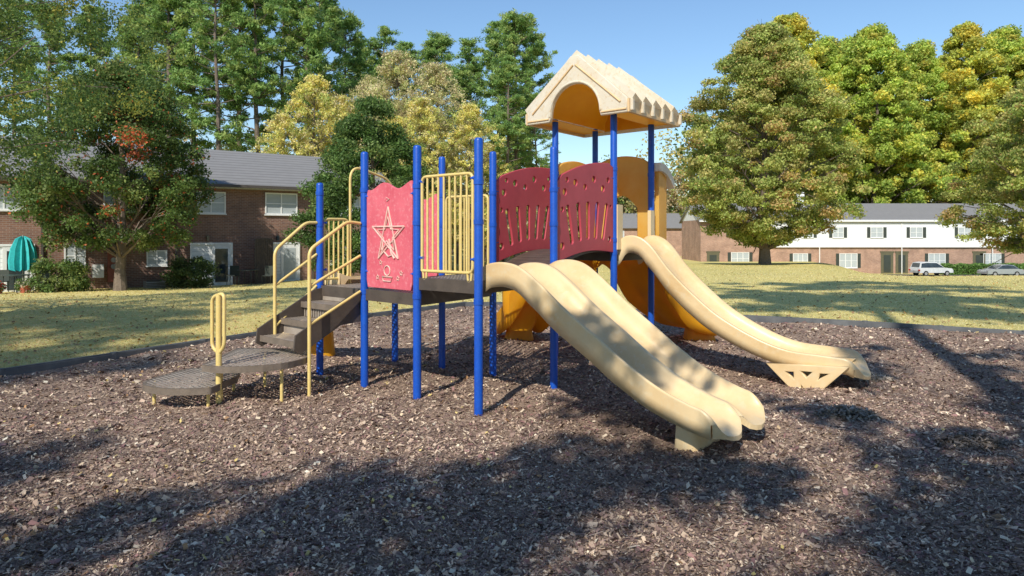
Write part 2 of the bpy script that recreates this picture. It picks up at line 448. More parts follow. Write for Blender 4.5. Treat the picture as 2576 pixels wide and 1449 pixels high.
# border timbers
bd = B()
def border_run(P):
    for (x0, y0), (x1, y1) in zip(P[:-1], P[1:]):
        L = math.hypot(x1 - x0, y1 - y0); k = max(1, round(L / 1.25)); d = Vector((x1 - x0, y1 - y0, 0)) / L
        for j in range(k):
            a = Vector((x0, y0, 0)) + d * L * j / k; c_ = a + d * L / k / 2; zz = float(terr(c_.x, c_.y))
            bd.box((c_.x, c_.y, zz + .065 + random.uniform(-.008, .008)), (L / k - .03, .10, .16), 0, d)
            bd.box((c_.x, c_.y, zz + .15), (L / k - .10, .05, .02), 0, d)
            bd.tube([(a.x, a.y, zz), (a.x, a.y, zz + .165)], .055, 10)
border_run(LB[1:]); border_run([LB[-1], RB[-1]]); border_run(RB[1:])
bd.build('playground_border', ['border'])

# ------------------------------------------------------------------ playground
PG = empty('playground_structure', (-.3, 8.6, 0))
A = (-2.45, 8.87); Bp = (-1.747, 8.24); Cc = (-1.03, 7.56); Dd = (-.334, 6.96)
E = (-.241, 8.80); Fp = (-.943, 9.38); G = (-1.65, 9.81); H = (.49, 8.15)
I = (1.36, 9.3); J = (2.04, 10.2); K = (.62, 9.97); L_ = (1.30, 10.87)
def v3(p, z): return Vector((p[0], p[1], z))
def lerp(a, b, t): return (a[0] + (b[0] - a[0]) * t, a[1] + (b[1] - a[1]) * t)
ZD1, ZD2, ZD3 = 1.20, 1.38, 1.62
posts = {'a': (A, 2.51), 'b': (Bp, 2.83), 'c': (Cc, 2.82), 'd': (Dd, 2.82), 'e': (E, 2.9), 'f': (Fp, 2.9), 'g': (G, 1.35), 'h': (H, 2.88), 'i': (I, 3.5), 'j': (J, 3.5), 'k': (K, 3.5), 'l': (L_, 3.5)}
for k, (p, h) in posts.items():
    b = B(); r = .045
    b.tube([v3(p, -.1), v3(p, h - .03), v3(p, h - .012), v3(p, h - .003), v3(p, h)], [r, r, r * .9, r * .65, r * .3], 18)
    zs = [1.15, 1.95, 2.35] if h > 2 else [1.1]
    if k in 'ijkl': zs = [1.58, 1.75, 2.7]
    for z_ in zs:
        b.tube([v3(p, z_), v3(p, z_ + .05)], r + .006, 18)
    b.build('post_' + k, ['blue'], PG)
b = B()
def clamp(p, q, z):
    d = (v3(q, z) - v3(p, z)).normalized(); b.tube([v3(p, z) + d * .03, v3(p, z) + d * .095], .02, 8)
for p, q, zs in ((Bp, Cc, (1.42, 2.3)), (Cc, Bp, (1.42, 2.3)), (Cc, Dd, (1.6, 2.42)), (Dd, Cc, (1.6, 2.42)), (H, I, (1.75, 2.4)), (I, H, (1.8, 2.6)), (E, K, (1.75, 2.4)), (A, G, (1.4, 2.0))):
    for z_ in zs: clamp(p, q, z_)
b.build('panel_clamps', ['blue'], PG)
def deck(name, poly, z, skirt=.13):
    b = B(); n = len(poly)
    b.add([(p[0], p[1], z) for p in poly], [tuple(range(n))], 0)
    for i_ in range(n):
        p, q = v3(poly[i_], z - skirt / 2), v3(poly[(i_ + 1) % n], z - skirt / 2)
        d = q - p; b.box((p + q) / 2 + Vector((0, 0, .004)), (d.length - .02, .025, skirt), 1, d)
    p, q = v3(lerp(poly[0], poly[1], .5), z - .06), v3(lerp(poly[2], poly[3], .5), z - .06)
    b.box((p + q) / 2, ((q - p).length - .06, .03, .08), 1, q - p)
    return b.build(name, ['perf', 'dark'], PG)
deck('stair_landing', [A, Bp, Fp, G], ZD1); deck('lower_deck', [Bp, Cc, E, Fp], ZD1 + .002); deck('slide_deck', [Cc, Dd, H, E], ZD2); deck('tower_deck', [I, J, L_, K], ZD3)
b = B(); d = v3(E, 0) - v3(Cc, 0); b.box(v3(lerp(Cc, E, .5), (ZD1 + ZD2) / 2), (d.length - .1, .02, ZD2 - ZD1), 0, d); b.build('deck_riser', ['dark'], PG)
b = B(); n = 14
def bz(t): return ZD2 + .02 + (ZD3 - ZD2 - .02) * t + .10 * math.sin(math.pi * t)
for i_ in range(n):
    t = (i_ + .5) / n; p, q = v3(lerp(H, I, t), bz(t)), v3(lerp(E, K, t), bz(t))
    up = Vector((0, 0, 1)) - (v3(I, 0) - v3(H, 0)).normalized() * (bz(t + .02) - bz(t - .02)) / (.04 * 1.44)
    b.box((p + q) / 2, ((q - p).length - .10, .096, .03), 0, q - p, up)
b.build('arched_bridge', ['dark'], PG)

def wavy(w, z0, z1, amp=.04):
    o = [(.05, z0), (w - .05, z0)]
    o += [(w - .03, z0 + .08)]
    o += [(w - .03, z1 - .1)]
    for i_ in range(17):
        t = i_ / 16; o.append((w - .05 - (w - .1) * t, z1 + amp * math.cos(t * 2 * math.pi * 1.5 + .5) ))
    o += [(.03, z1 - .1), (.03, z0 + .08)]
    return o
dBC = v3(Cc, 0) - v3(Bp, 0); wBC = dBC.length
nBC = dBC.normalized().cross(Zv)
P0 = v3(Bp, 0)
plate('star_panel', wavy(wBC - .09, 1.24, 2.40), [], .035, P0 + dBC.normalized() * .045, dBC, 'pink', PG)
sgn = -1 if nBC.y > 0 else 1
b = B(); xh = dBC.normalized(); off = nBC * sgn * .022
def pp(x, z): return P0 + xh * x + Vector((0, 0, z)) + off
cx, cz, Ro = wBC / 2, 1.84, .29
star = [(cx + Ro * math.sin(2 * math.pi * k * 2 / 5) * 1.08, cz + Ro * 1.12 * math.cos(2 * math.pi * k * 2 / 5)) for k in range(5)]
for k in range(5):
    a_, c_ = star[k], star[(k + 1) % 5]; b.tube([pp(*a_), pp(*c_)], .011, 6)
st = [(cx + Ro * .72 * (1 if k % 2 == 0 else .42) * math.sin(math.pi * k / 5), cz + Ro * .72 * (1 if k % 2 == 0 else .42) * math.cos(math.pi * k / 5)) for k in range(10)]
b.tube([pp(*q) for q in st], .010, 6, closed=True)
for q in ((cx - .2, 1.36), (cx - .14, 1.53), (cx + .24, 1.42), (cx + .18, 1.36)):
    st = [(q[0] + .03 * (1 if k % 2 == 0 else .42) * math.sin(math.pi * k / 5), q[1] + .03 * (1 if k % 2 == 0 else .42) * math.cos(math.pi * k / 5)) for k in range(10)]
    b.tube([pp(*u) for u in st], .005, 5, closed=True)
b.tube([pp(*q) for q in circ(cx - .02, 1.44, .055)], .008, 6, closed=True)
b.tube([pp(cx - .11, 1.37), pp(cx + .08, 1.37), pp(cx + .05, 1.32), pp(cx - .09, 1.32)], .008, 6, closed=True)
b.tube([pp(cx - .03, 2.23), pp(cx + .02, 2.25), pp(cx - .03, 2.27)], .006, 6)
b.tube([pp(cx + .02, 1.80), pp(cx + .06, 1.64), pp(cx + .12, 1.58)], .014, 6)
b.tube([pp(cx - .14, 1.62), pp(cx - .02, 1.78), pp(cx + .05, 1.70)], .012, 6)
b.tube([pp(cx - .08, 1.66), pp(cx + .0, 1.60), pp(cx + .08, 1.62)], .010, 6)
b.build('star_relief', ['pinklt'], PG)
dGF = v3(Fp, 0) - v3(G, 0)
plate('rear_panel', wavy(dGF.length - .09, 1.24, 2.36), [], .035, v3(G, 0) + dGF.normalized() * .045, dGF, 'pink', PG)

def bridge_panel(name, P, Q, z0a, z0b, z1a, z1b):
    d = v3(Q, 0) - v3(P, 0); w_ = d.length - .1
    out = []
    for i_ in range(13): t = i_ / 12; out.append((w_ * t, z0a + (z0b - z0a) * t + .07 * math.sin(math.pi * t)))
    for i_ in range(13):
        t = 1 - i_ / 12; out.append((w_ * t, z1a + (z1b - z1a) * t + .07 * math.sin(math.pi * t) - (.05 if t in (0, 1) else 0)))
    def base(t): return z0a + (z0b - z0a) * t + .07 * math.sin(math.pi * t)
    hs = []
    for k in range(5):
        t = .20 + .16 * k; x_ = w_ * t
        hs.append(slot(x_ + .09 * (1 - k / 2) * .6, base(t) + .18, x_ - .04 * (1 - k / 2), base(t) + .58, .044))
    for (t, dz, r) in ((.12, .80, .048), (.3, .88, .048), (.47, .81, .042), (.63, .91, .048), (.8, .81, .048), (.9, .94, .042), (.16, .94, .036), (.08, .60, .036), (.08, .16, .048), (.93, .16, .042), (.95, .6, .028)):
        hs.append(circ(w_ * t, base(t) + dz * (z1a - z0a), r))
    plate(name, out, hs, .035, v3(P, 0) + d.normalized() * .05, d, 'red', PG)
bridge_panel('bridge_panel_near', H, I, 1.53, 1.62, 2.52, 2.79)
bridge_panel('bridge_panel_far', E, K, 1.50, 1.62, 2.56, 2.78)

def barred(name, P, Q, z0, z1, n, inset=.08):
    b = B(); d = (v3(Q, 0) - v3(P, 0)); L = d.length; d.normalize()
    p, q = v3(P, 0) + d * inset, v3(P, 0) + d * (L - inset)
    loop = fillet([p + Zv * z0, p + Zv * z1, q + Zv * z1, q + Zv * z0, p + Zv * z0], .07)
    b.tube(loop, .017, 8)
    for k in range(1, n + 1):
        c_ = p + (q - p) * k / (n + 1); b.tube([c_ + Zv * z0, c_ + Zv * z1], .012, 8)
    for t in (.06, .94):
        c_ = p + (q - p) * t; s_ = fillet([c_ + Zv * z0 - d * .03, c_ + Zv * (z0 - .09) - d * .02, c_ + Zv * (z0 - .09) + d * .02, c_ + Zv * z0 + d * .03], .03); b.tube(s_, .013, 8)
    b.build(name, ['rail'], PG)
barred('front_barrier', Cc, Dd, 1.46, 2.47, 8)
barred('rear_barrier', Fp, E, 1.30, 2.35, 8)
b = B()
barred('entry_barrier', A, lerp(A, G, .40), 1.28, 2.05, 4, .06)
a0, a1 = lerp(A, G, .38), lerp(A, G, .98)
b.tube(fillet([v3(a0, 1.2), v3(a0, 2.78), v3(a1, 2.6), v3(a1, 1.2)], .22, 8), .017, 10)
b.build('entry_arch_rail', ['rail'], PG)

# stairs
sdv = Vector((-.667, -.745, 0)); eab = (v3(Bp, 0) - v3(A, 0)).normalized(); Mid = v3(lerp(A, Bp, .5), 0)
b = B()
for k, z_ in ((.5, 1.02), (1.5, .84), (2.5, .66)):
    c_ = Mid + sdv * (.27 * k + .02)
    vs = [c_ + eab * sx * .40 + sdv * sy * .15 + Zv * z_ for sx, sy in ((-1, -1), (1, -1), (1, 1), (-1, 1))]
    b.add(vs, [(0, 1, 2, 3)], 0)
    b.box(c_ + sdv * .15 + Zv * (z_ - .03), (.80, .02, .07), 2, eab)
    b.box(c_ - sdv * .15 + Zv * (z_ + .06), (.78, .012, .11), 0, eab)
for sgn_ in (-1, 1):
    o_ = Mid + eab * .415 * sgn_
    prof = [(-.02, 1.18), (.12, 1.16), (.88, .74), (.90, .58), (.82, .53), (.3, .80), (-.02, .82)]
    vs = []
    for th in (-.012, .012): vs += [o_ + sdv * p_ + Zv * z_ + eab * th for p_, z_ in prof]
    n = len(prof)
    b.add(vs, [tuple(range(n)), tuple(range(2 * n - 1, n - 1, -1))] + [(i_, (i_ + 1) % n, n + (i_ + 1) % n, n + i_) for i_ in range(n)], 1)
b.build('stair_steps', ['perf', 'dark', 'rim'], PG)
def pod(name, poly, z, legs, corner):
    b = B()
    pl = [Vector((p[0], p[1], 0)) for p in poly]; n = len(pl); sm = []
    for i_ in range(n):
        r_ = corner[i_]; a_, q_, c_ = pl[i_ - 1], pl[i_], pl[(i_ + 1) % n]
        s0 = q_ + (a_ - q_).normalized() * min(r_, (a_ - q_).length * .49); s1 = q_ + (c_ - q_).normalized() * min(r_, (c_ - q_).length * .49)
        for k in range(6): t = k / 5; v = s0 * (1 - t) ** 2 + q_ * 2 * t * (1 - t) + s1 * t * t; sm.append((v.x, v.y))
    b.add([(p[0], p[1], z) for p in sm], [tuple(range(len(sm)))], 0)
    cx_ = sum(p[0] for p in sm) / len(sm); cy_ = sum(p[1] for p in sm) / len(sm)
    m = len(sm)
    vs = [(p[0], p[1], z + .002) for p in sm] + [(p[0], p[1], z - .065) for p in sm]
    b.add(vs, [(i_, (i_ + 1) % m, m + (i_ + 1) % m, m + i_) for i_ in range(m)], 2, False)
    vs = [(p[0], p[1], z + .003) for p in sm] + [(cx_ + (p[0] - cx_) * .95, cy_ + (p[1] - cy_) * .95, z + .003) for p in sm]
    b.add(vs, [(i_, (i_ + 1) % m, m + (i_ + 1) % m, m + i_) for i_ in range(m)], 2)
    for l in legs: b.tube([(l[0], l[1], -.02), (l[0], l[1], z - .01)], .018, 8, 3)
    b.build(name, ['perf', 'dark', 'rim', 'rail'], PG)
pod('curved_step_upper', [(-3.26, 8.28), (-2.40, 8.20), (-2.24, 7.62), (-2.40, 7.22), (-2.95, 7.05), (-3.22, 7.2)], .50, [(-2.86, 8.05), (-2.45, 7.4), (-3.05, 7.3)], [.03, .03, .1, .35, .35, .03])
pod('curved_step_lower', [(-3.72, 8.05), (-3.12, 8.0), (-2.98, 7.55), (-3.02, 6.98), (-3.45, 6.90), (-3.92, 7.2)], .31, [(-3.78, 7.35), (-3.1, 7.75), (-3.1, 7.1)], [.15, .02, .05, .04, .35, .35])
b = B()
R1 = Vector((-2.22, 7.62, 0)); Bt = v3(Bp, 0) + Vector((-.04, -.05, 0))
b.tube(fillet([R1 - Zv * .05, R1 + Zv * 1.68, Bt + Vector((-.12, -.14, 2.0)), Bt + Vector((0, 0, 1.98))], .08), .020, 10)
b.tube([R1 + Zv * 1.28, Bt + Zv * 1.60], .017, 8); b.tube([R1 + Zv * .86, Bt + Zv * 1.18], .017, 8)
R2 = Vector((-2.84, 8.33, 0)); At = v3(A, 0) + Vector((-.03, -.04, 0))
b.tube(fillet([R2 + Zv * .62, R2 + Zv * 1.66, At + Vector((-.10, -.12, 2.0)), At + Zv * 2.0], .08), .020, 10)
b.tube([R2 + Zv * 1.24, At + Zv * 1.6], .017, 8); b.tube([R2 + Zv * .75, At + Zv * 1.2], .017, 8)
b.build('stair_handrails', ['rail'], PG)
b = B(); q = Vector((-3.03, 7.19, 0)); ex = Vector((.8, -.5, 0)).normalized()
b.tube([q - Zv * .05, q + Zv * 1.24], .030, 12)
b.tube(fillet([q + Zv * .62, q - ex * .11 + Zv * .68, q - ex * .11 + Zv * 1.20, q + ex * .09 + Zv * 1.25, q + ex * .09 + Zv * .70, q + Zv * .62], .07), .019, 10)
b.build('grab_loop_post', ['rail'], PG)

# slides
def slide(name, path, w0, w1, lanes, mat, depth=(.26, .12), end=.1, parent=PG, trough=.19, nseg=9):
    P = np.array(crom(path, nseg)); n = len(P)
    T = np.gradient(P, axis=0); Th = np.hypot(T[:, 0], T[:, 1]); slope = -T[:, 2] / Th
    s_ = np.concatenate([[0], np.cumsum(np.hypot(*np.diff(P[:, :2], axis=0).T))]); S = s_[-1]
    half = [(0.0, -.12), (0.0, -.03), (.015, .0), (.04, .0), (.06, -.06), (.09, -.30), (.14, -.60), (.23, -.86), (.35, -.97), (.5, -1.0)]
    def lane(k):
        o = []
        pts = half + [(1 - a, d) for a, d in half[-2::-1]]
        for a, d in pts:
            if k > 0 and a == 0: continue
            if k < lanes - 1 and a == 1: continue
            inner = (k > 0 and a < .15) or (k < lanes - 1 and a > .85)
            o.append(((k + a) / lanes, d * (1 if not inner else .8) - (.12 if inner else 0)))
        return o
    top = []
    for k in range(lanes): top += lane(k)
    vs = []; m = None
    for i_ in range(n):
        t = Vector((T[i_, 0], T[i_, 1], 0)).normalized(); side = Vector((-t.y, t.x, 0))
        f = s_[i_] / S; wd = w0 + (w1 - w0) * f; cosf = math.sqrt(1 + slope[i_] ** 2)
        rem = S - s_[i_]; e = max(0, 1 - rem / .30)
        dep = (depth[0] + (depth[1] - depth[0]) * f) * min(cosf, 1.35)
        tr = trough * (1 - .30 * max(0, 1 - rem / .8)) * min(cosf, 1.25) * min(1, .35 + 1.6 * s_[i_])
        c_ = Vector(P[i_])
        e3 = max(0, 1 - rem / .14)
        sec = []
        for a, d in top:
            bul = end * e * e * (abs(math.sin(math.pi * lanes * a)) ** .6 - .35)
            zz = d * tr - (.05 * e3 * e3) - .03 * e3 * e3 * max(0, 1 + d)
            sec.append(c_ + side * (a - .5) * -wd + t * bul + Zv * zz)
        bul0 = -.35 * end * e * e
        sk = [c_ + side * .5 * wd + t * bul0 - Zv * dep, c_ + side * .5 * wd + t * bul0 - Zv * dep * .5]
        sk2 = [c_ - side * .5 * wd + t * bul0 - Zv * dep * .5, c_ - side * .5 * wd + t * bul0 - Zv * dep]
        und = []
        for j in range(lanes * 6 + 1):
            a = 1 - j / (lanes * 6); aa = .03 + .94 * a
            dd = -tr * (.35 + .65 * abs(math.sin(math.pi * lanes * a)) ** .5) - .04 - .05 * e3 * e3
            if j == 0 or j == lanes * 6: dd = -dep + .01
            und.append(c_ + side * (aa - .5) * -wd + t * end * e * e * (abs(math.sin(math.pi * lanes * a)) ** .6 - .35) + Zv * dd)
        row = sk + sec + sk2 + und
        m = len(row); vs += row
    fs = []
    for i_ in range(n - 1):
        for j in range(m): fs.append((i_ * m + j, i_ * m + (j + 1) % m, (i_ + 1) * m + (j + 1) % m, (i_ + 1) * m + j))
    b = B(); b.add(vs, fs, 0, True)
    ntop = 2 + len(top) + 2
    for base in (0, (n - 1) * m):
        T_ = [vs[base + j] for j in range(ntop)]; U_ = [vs[base + ntop + j] for j in range(m - ntop)][::-1]
        ax = (T_[-1] - T_[0]).normalized(); o0 = T_[0]; Wt = (T_[-1] - T_[0]).dot(ax)
        def at(Lst, f):
            x_ = f * Wt; xs_ = [(p - o0).dot(ax) for p in Lst]
            for q0 in range(len(Lst) - 1):
                if xs_[q0] <= x_ <= xs_[q0 + 1] and xs_[q0 + 1] > xs_[q0]:
                    return Lst[q0].lerp(Lst[q0 + 1], (x_ - xs_[q0]) / (xs_[q0 + 1] - xs_[q0]))
            return Lst[0] if f < .5 else Lst[-1]
        q = []
        K_ = 48
        for k in range(K_ + 1):
            f = .004 + .992 * k / K_; q += [at(T_, f), at(U_, f)]
        b.add(q, [(2 * k, 2 * k + 1, 2 * k + 3, 2 * k + 2) for k in range(K_)], 0, False)
    return b.build(name, [mat], parent)

def line_path(o, d, sz): return [(o[0] + d[0] * s, o[1] + d[1] * s, z) for s, z in sz]
slide('double_slide', line_path((.06, 7.47), (.728, -.686), [(-.03, 1.50), (.12, 1.56), (.32, 1.575), (.52, 1.53), (.75, 1.39), (1.05, 1.17), (1.41, .94), (1.67, .77), (1.98, .60), (2.25, .50), (2.42, .46), (2.52, .44)]), 1.1, .90, 2, 'tan', (.25, .20), .12)
b = B()
c_ = Vector((1.60, 5.97, 0)); dx_ = Vector((.728, -.686, 0)); pr = Vector((.686, .728, 0))
ring = []
for z_, sc in ((-.02, 1.0), (.1, .97), (.32, .9)):
    ring.append([c_ + pr * .26 * sc * math.copysign(abs(math.cos(a)) ** .5, math.cos(a)) + dx_ * .13 * sc * math.copysign(abs(math.sin(a)) ** .5, math.sin(a)) + Zv * z_ for a in [2 * math.pi * k / 20 for k in range(20)]])
b.add(sum(ring, []), [(r_ * 20 + k, r_ * 20 + (k + 1) % 20, (r_ + 1) * 20 + (k + 1) % 20, (r_ + 1) * 20 + k) for r_ in range(2) for k in range(20)], 0, True)
b.build('double_slide_foot', ['tan'], PG)
d2 = Vector((.85, -.53, 0)).normalized()
slide('wave_slide', line_path((1.66, 9.72), d2, [(-.05, 1.72), (.1, 1.83), (.28, 1.82), (.45, 1.70), (.69, 1.40), (1.0, 1.10), (1.34, .83), (1.77, .60), (2.13, .48), (2.5, .45), (2.78, .43), (2.9, .40)]), .85, .80, 1, 'tan', (.24, .17), .14, trough=.20)
fo = [(-.42, .30), (.42, .34), (.12, .02), (.05, -.02), (-.08, -.02), (-.14, .02)]
tri = [[(-.27, .25), (-.13, .25), (-.12, .13)], [(.10, .14), (.14, .26), (.28, .27)], [(-.09, .27), (.09, .27), (0, .17)], [(-.07, .13), (-.02, .07), (-.07, .03)], [(.06, .13), (.02, .07), (.07, .03)]]
plate('wave_slide_foot', fo, tri, .10, Vector((1.66, 9.72, 0)) + d2 * 2.36 + Vector((-.22, -.35, 0)), d2, 'tan', PG, .012)
plate('wave_slide_foot_far', fo, tri, .10, Vector((1.66, 9.72, 0)) + d2 * 2.36 + Vector((.13, .20, 0)), d2, 'tan', PG, .012)
slide('curved_yellow_slide', [(1.65, 10.5, 1.75), (1.80, 10.75, 1.78), (2.0, 11.05, 1.62), (2.2, 11.3, 1.25), (2.5, 11.6, .90), (2.85, 11.8, .60), (3.2, 11.9, .46), (3.4, 11.92, .42)], .85, .75, 1, 'yel', (.42, .25), .1, trough=.25)
slide('rear_yellow_slide', [(.98, 10.42, 1.75), (.82, 10.60, 1.78), (.62, 10.85, 1.58), (.45, 11.1, 1.2), (.28, 11.4, .85), (.14, 11.75, .58), (.08, 12.1, .46), (.06, 12.3, .42)], .85, .72, 1, 'yel', (.5, .3), .1, trough=.25)
slide('small_tan_slide', [(-2.0, 9.30, 1.34), (-2.15, 9.44, 1.35), (-2.4, 9.66, 1.18), (-2.7, 9.92, .85), (-3.0, 10.18, .55), (-3.25, 10.4, .42), (-3.4, 10.53, .38)], .70, .62, 1, 'tan', (.22, .14), .1, trough=.13)
def foot(name, c0, sx, sy, h, mat):
    b = B(); vs = []
    for z_, sc in ((-.02, 1.1), (.12, 1.0), (h, .85)):
        vs += [(c0[0] + sx * sc * math.copysign(abs(math.cos(a)) ** .5, math.cos(a)), c0[1] + sy * sc * math.copysign(abs(math.sin(a)) ** .5, math.sin(a)), z_) for a in [2 * math.pi * k / 20 for k in range(20)]]
    b.add(vs, [(r_ * 20 + k, r_ * 20 + (k + 1) % 20, (r_ + 1) * 20 + (k + 1) % 20, (r_ + 1) * 20 + k) for r_ in range(2) for k in range(20)], 0, True)
    b.build(name, [mat], PG)
foot('small_slide_foot', (-2.85, 10.35), .2, .14, .5, 'yel')
foot('rear_slide_foot', (.12, 11.75), .24, .16, .3, 'yel')
foot('curved_slide_foot', (3.2, 11.9), .25, .16, .35, 'yel')
b = B(); vs = []
for z_, sc in ((.30, .62), (.42, .85), (.62, .97), (.85, 1.0), (1.02, .98)):
    vs += [(.14 + .30 * sc * math.cos(a), 11.35 + .22 * sc * math.sin(a), z_) for a in [2 * math.pi * k / 24 for k in range(24)]]
b.add(vs, [(r_ * 24 + k, r_ * 24 + (k + 1) % 24, (r_ + 1) * 24 + (k + 1) % 24, (r_ + 1) * 24 + k) for r_ in range(4) for k in range(24)], 0, True)
b.build('rear_slide_support', ['yel'], PG)

def hood(name, P, Q, zt, mat='yel2'):
    d = v3(Q, 0) - v3(P, 0); w_ = d.length - .1
    o = [(0, ZD3 - .02), (.16, ZD3 - .02), (.16, 2.25)]
    for k in range(9): t = k / 8; o.append((.16 + (w_ - .32) * t, 2.25 + .2 * math.sin(math.pi * t)))
    o += [(w_ - .16, ZD3 - .02), (w_, ZD3 - .02), (w_, zt - .15)]
    for k in range(11): t = 1 - k / 10; o.append((w_ * t, zt - .12 + .12 * math.sin(math.pi * t) ** .6 ))
    plate(name, o, [], .06, v3(P, 0) + d.normalized() * .05, d, mat, PG, .012)
hood('yellow_hood_side', J, L_, 3.02)
hood('yellow_hood_rear', K, L_, 2.93)
dJL = (v3(L_, 0) - v3(J, 0)); wj = dJL.length; dj = dJL.normalized(); outv = Vector((.6, .8, 0))
b = B(); vs = []; nn_ = 8
for k in range(nn_ + 1):
    f = k / nn_; zc = 2.90 - .24 * f ** 2.2; c_ = v3(J, zc) - dj * .14 + outv * (.50 * f + .03)
    for th in (0, -.12):
        vs += [c_ + Zv * th, c_ + dj * (wj + .20) + Zv * th]
fs = []
for k in range(nn_):
    o = 4 * k; fs += [(o, o + 1, o + 5, o + 4), (o + 2, o + 6, o + 7, o + 3), (o, o + 4, o + 6, o + 2), (o + 1, o + 3, o + 7, o + 5)]
fs += [(4 * nn_, 4 * nn_ + 1, 4 * nn_ + 3, 4 * nn_ + 2), (0, 2, 3, 1)]
b.add(vs, fs, 0, False)
b.box(v3(J, 2.2) + dj * -.06 + outv * .20, (.26, .07, 1.15), 1, outv)
b.build('hood_canopy', ['tanlt', 'yel2'], PG)
b = B()
b.box(v3(lerp(I, J, .06), 1.95) + Vector((.03, -.02, 0)), (.14, .05, .6), 0, (v3(J, 0) - v3(I, 0)))
b.box(v3(lerp(I, J, .93), 1.95) + Vector((.03, -.02, 0)), (.12, .05, .5), 0, (v3(J, 0) - v3(I, 0)))
b.build('slide_entry_cheeks', ['tan'], PG)

# roof
RC = Vector((1.33, 10.08, 0)); ru = Vector((.742, -.67, 0)).normalized(); rv = Vector((.60, .80, 0)).normalized()
a_, bb = .83, .78; ze, zt_, za = 3.43, 3.60, 4.27
def gable_outline():
    o = [(-a_, ze), (-.44, ze)]
    for k in range(13): t = math.pi * (1 - k / 12); o.append((.42 * math.cos(t), ze + .06 + .42 * math.sin(t)))
    o += [(.44, ze), (a_, ze), (a_, zt_), (.06, za), (-.06, za), (-a_, zt_)]
    return o
plate('roof_gable_front', gable_outline(), [], .06, RC + rv * bb * -1, ru, 'tanlt', PG, .012)
plate('roof_gable_rear', [(-a_, ze), (a_, ze), (a_, zt_), (.06, za), (-.06, za), (-a_, zt_)], [], .06, RC + rv * bb, ru, 'tanlt', PG, .012)
b = B()
def rp(x, y, z): return RC + ru * x + rv * y + Zv * z
for sx in (-1, 1):
    b.tube([rp(sx * (a_ - .09), -bb - .035, zt_ - .04), rp(sx * .02, -bb - .035, za - .12)], .014, 6, 1)
    b.tube([rp(sx * a_, -bb - .03, ze + .03), rp(sx * .44, -bb - .03, ze + .03)], .016, 6, 1)
arc = [rp(.43 * math.cos(math.pi * k / 16), -bb - .03, ze + .06 + .43 * math.sin(math.pi * k / 16)) for k in range(17)]
b.tube(arc, .018, 6, 0)
nr = 5
for sx in (-1, 1):
    E0 = (sx * (a_ + .04), zt_ - .03); R0 = (0, za + .02)
    for k in range(nr):
        y0 = -bb + .03 + (2 * bb - .06) * k / nr; y1 = -bb + .03 + (2 * bb - .06) * (k + 1) / nr - .004
        h0, h1 = .085, .015
        vs = [rp(E0[0], y0, E0[1]), rp(R0[0], y0, R0[1]), rp(E0[0], y1, E0[1]), rp(R0[0], y1, R0[1]),
              rp(E0[0] + sx * h0 * .7, y0, E0[1] + h0), rp(R0[0], y0, R0[1] + h0 * .9), rp(E0[0] + sx * h1 * .7, y1, E0[1] + h1), rp(R0[0], y1, R0[1] + h1)]
        fs = [(4, 5, 7, 6), (0, 4, 6, 2), (0, 1, 5, 4), (2, 6, 7, 3), (1, 3, 7, 5)]
        b.add(vs, fs, 0)
    b.box(rp(sx * (a_ + .012), 0, (ze + zt_) / 2 - .01), (2 * bb + .04, .05, zt_ - ze), 1, rv)
    for k in range(nr + 1):
        b.box(rp(sx * (a_ + .05), -bb + .03 + (2 * bb - .06) * k / nr, (ze + zt_) / 2), (.04, .05, zt_ - ze - .03), 0, rv)
    b.add([rp(sx * .42, -bb + .035, ze + .03), rp(sx * (a_ - .015), -bb + .035, ze + .03), rp(sx * (a_ - .015), bb - .035, ze + .03), rp(sx * .42, bb - .035, ze + .03)], [(0, 1, 2, 3)], 2)
vs = []
for k in range(17):
    t = math.pi * k / 16
    for y_ in (-bb + .035, bb - .035): vs.append(rp(.425 * math.cos(t), y_, ze + .05 + .425 * math.sin(t)))
b.add(vs, [(2 * k, 2 * k + 1, 2 * k + 3, 2 * k + 2) for k in range(16)], 2, True)
b.add([rp(-.42, bb - .05, ze + .03)] + [rp(.42 * math.cos(math.pi * (1 - k / 12)), bb - .05, ze + .05 + .42 * math.sin(math.pi * k / 12)) for k in range(13)] + [rp(.42, bb - .05, ze + .03)], [tuple(range(15))], 2)
b.build('roof_canopy', ['tanlt', 'tandk', 'yel'], PG)

def blob(name, c0, sx, sy, sz_, col, seed):
    r_ = np.random.default_rng(seed); n = 900
    a = r_.uniform(0, 2 * np.pi, n); rr = np.sqrt(r_.random(n))
    x = c0[0] + sx * rr * np.cos(a); y = c0[1] + sy * rr * np.sin(a)
    z = mz(x, y) + sz_ * (1 - rr ** 2) * r_.random(n)
    V, F = rand_quads(np.stack([x, y, z], -1), r_.uniform(.01, .045, n), r_.uniform(.005, .014, n), .6, r_)
    c = np.array(col) * r_.uniform(.5, 1.4, (n, 1))
    link(bpy.data.objects.new(name, np_mesh(name, V, F, ['chip'], np.repeat(c, 4, 0))))
blob('fabric_scrap_debris', (3.25, 6.75), .32, .16, .10, (.30, .26, .22), 1)
blob('fabric_scrap_debris', (3.9, 5.9), .3, .2, .06, (.22, .18, .15), 2)
blob('fabric_scrap_debris', (4.4, 8.6), .3, .2, .05, (.4, .34, .28), 3)

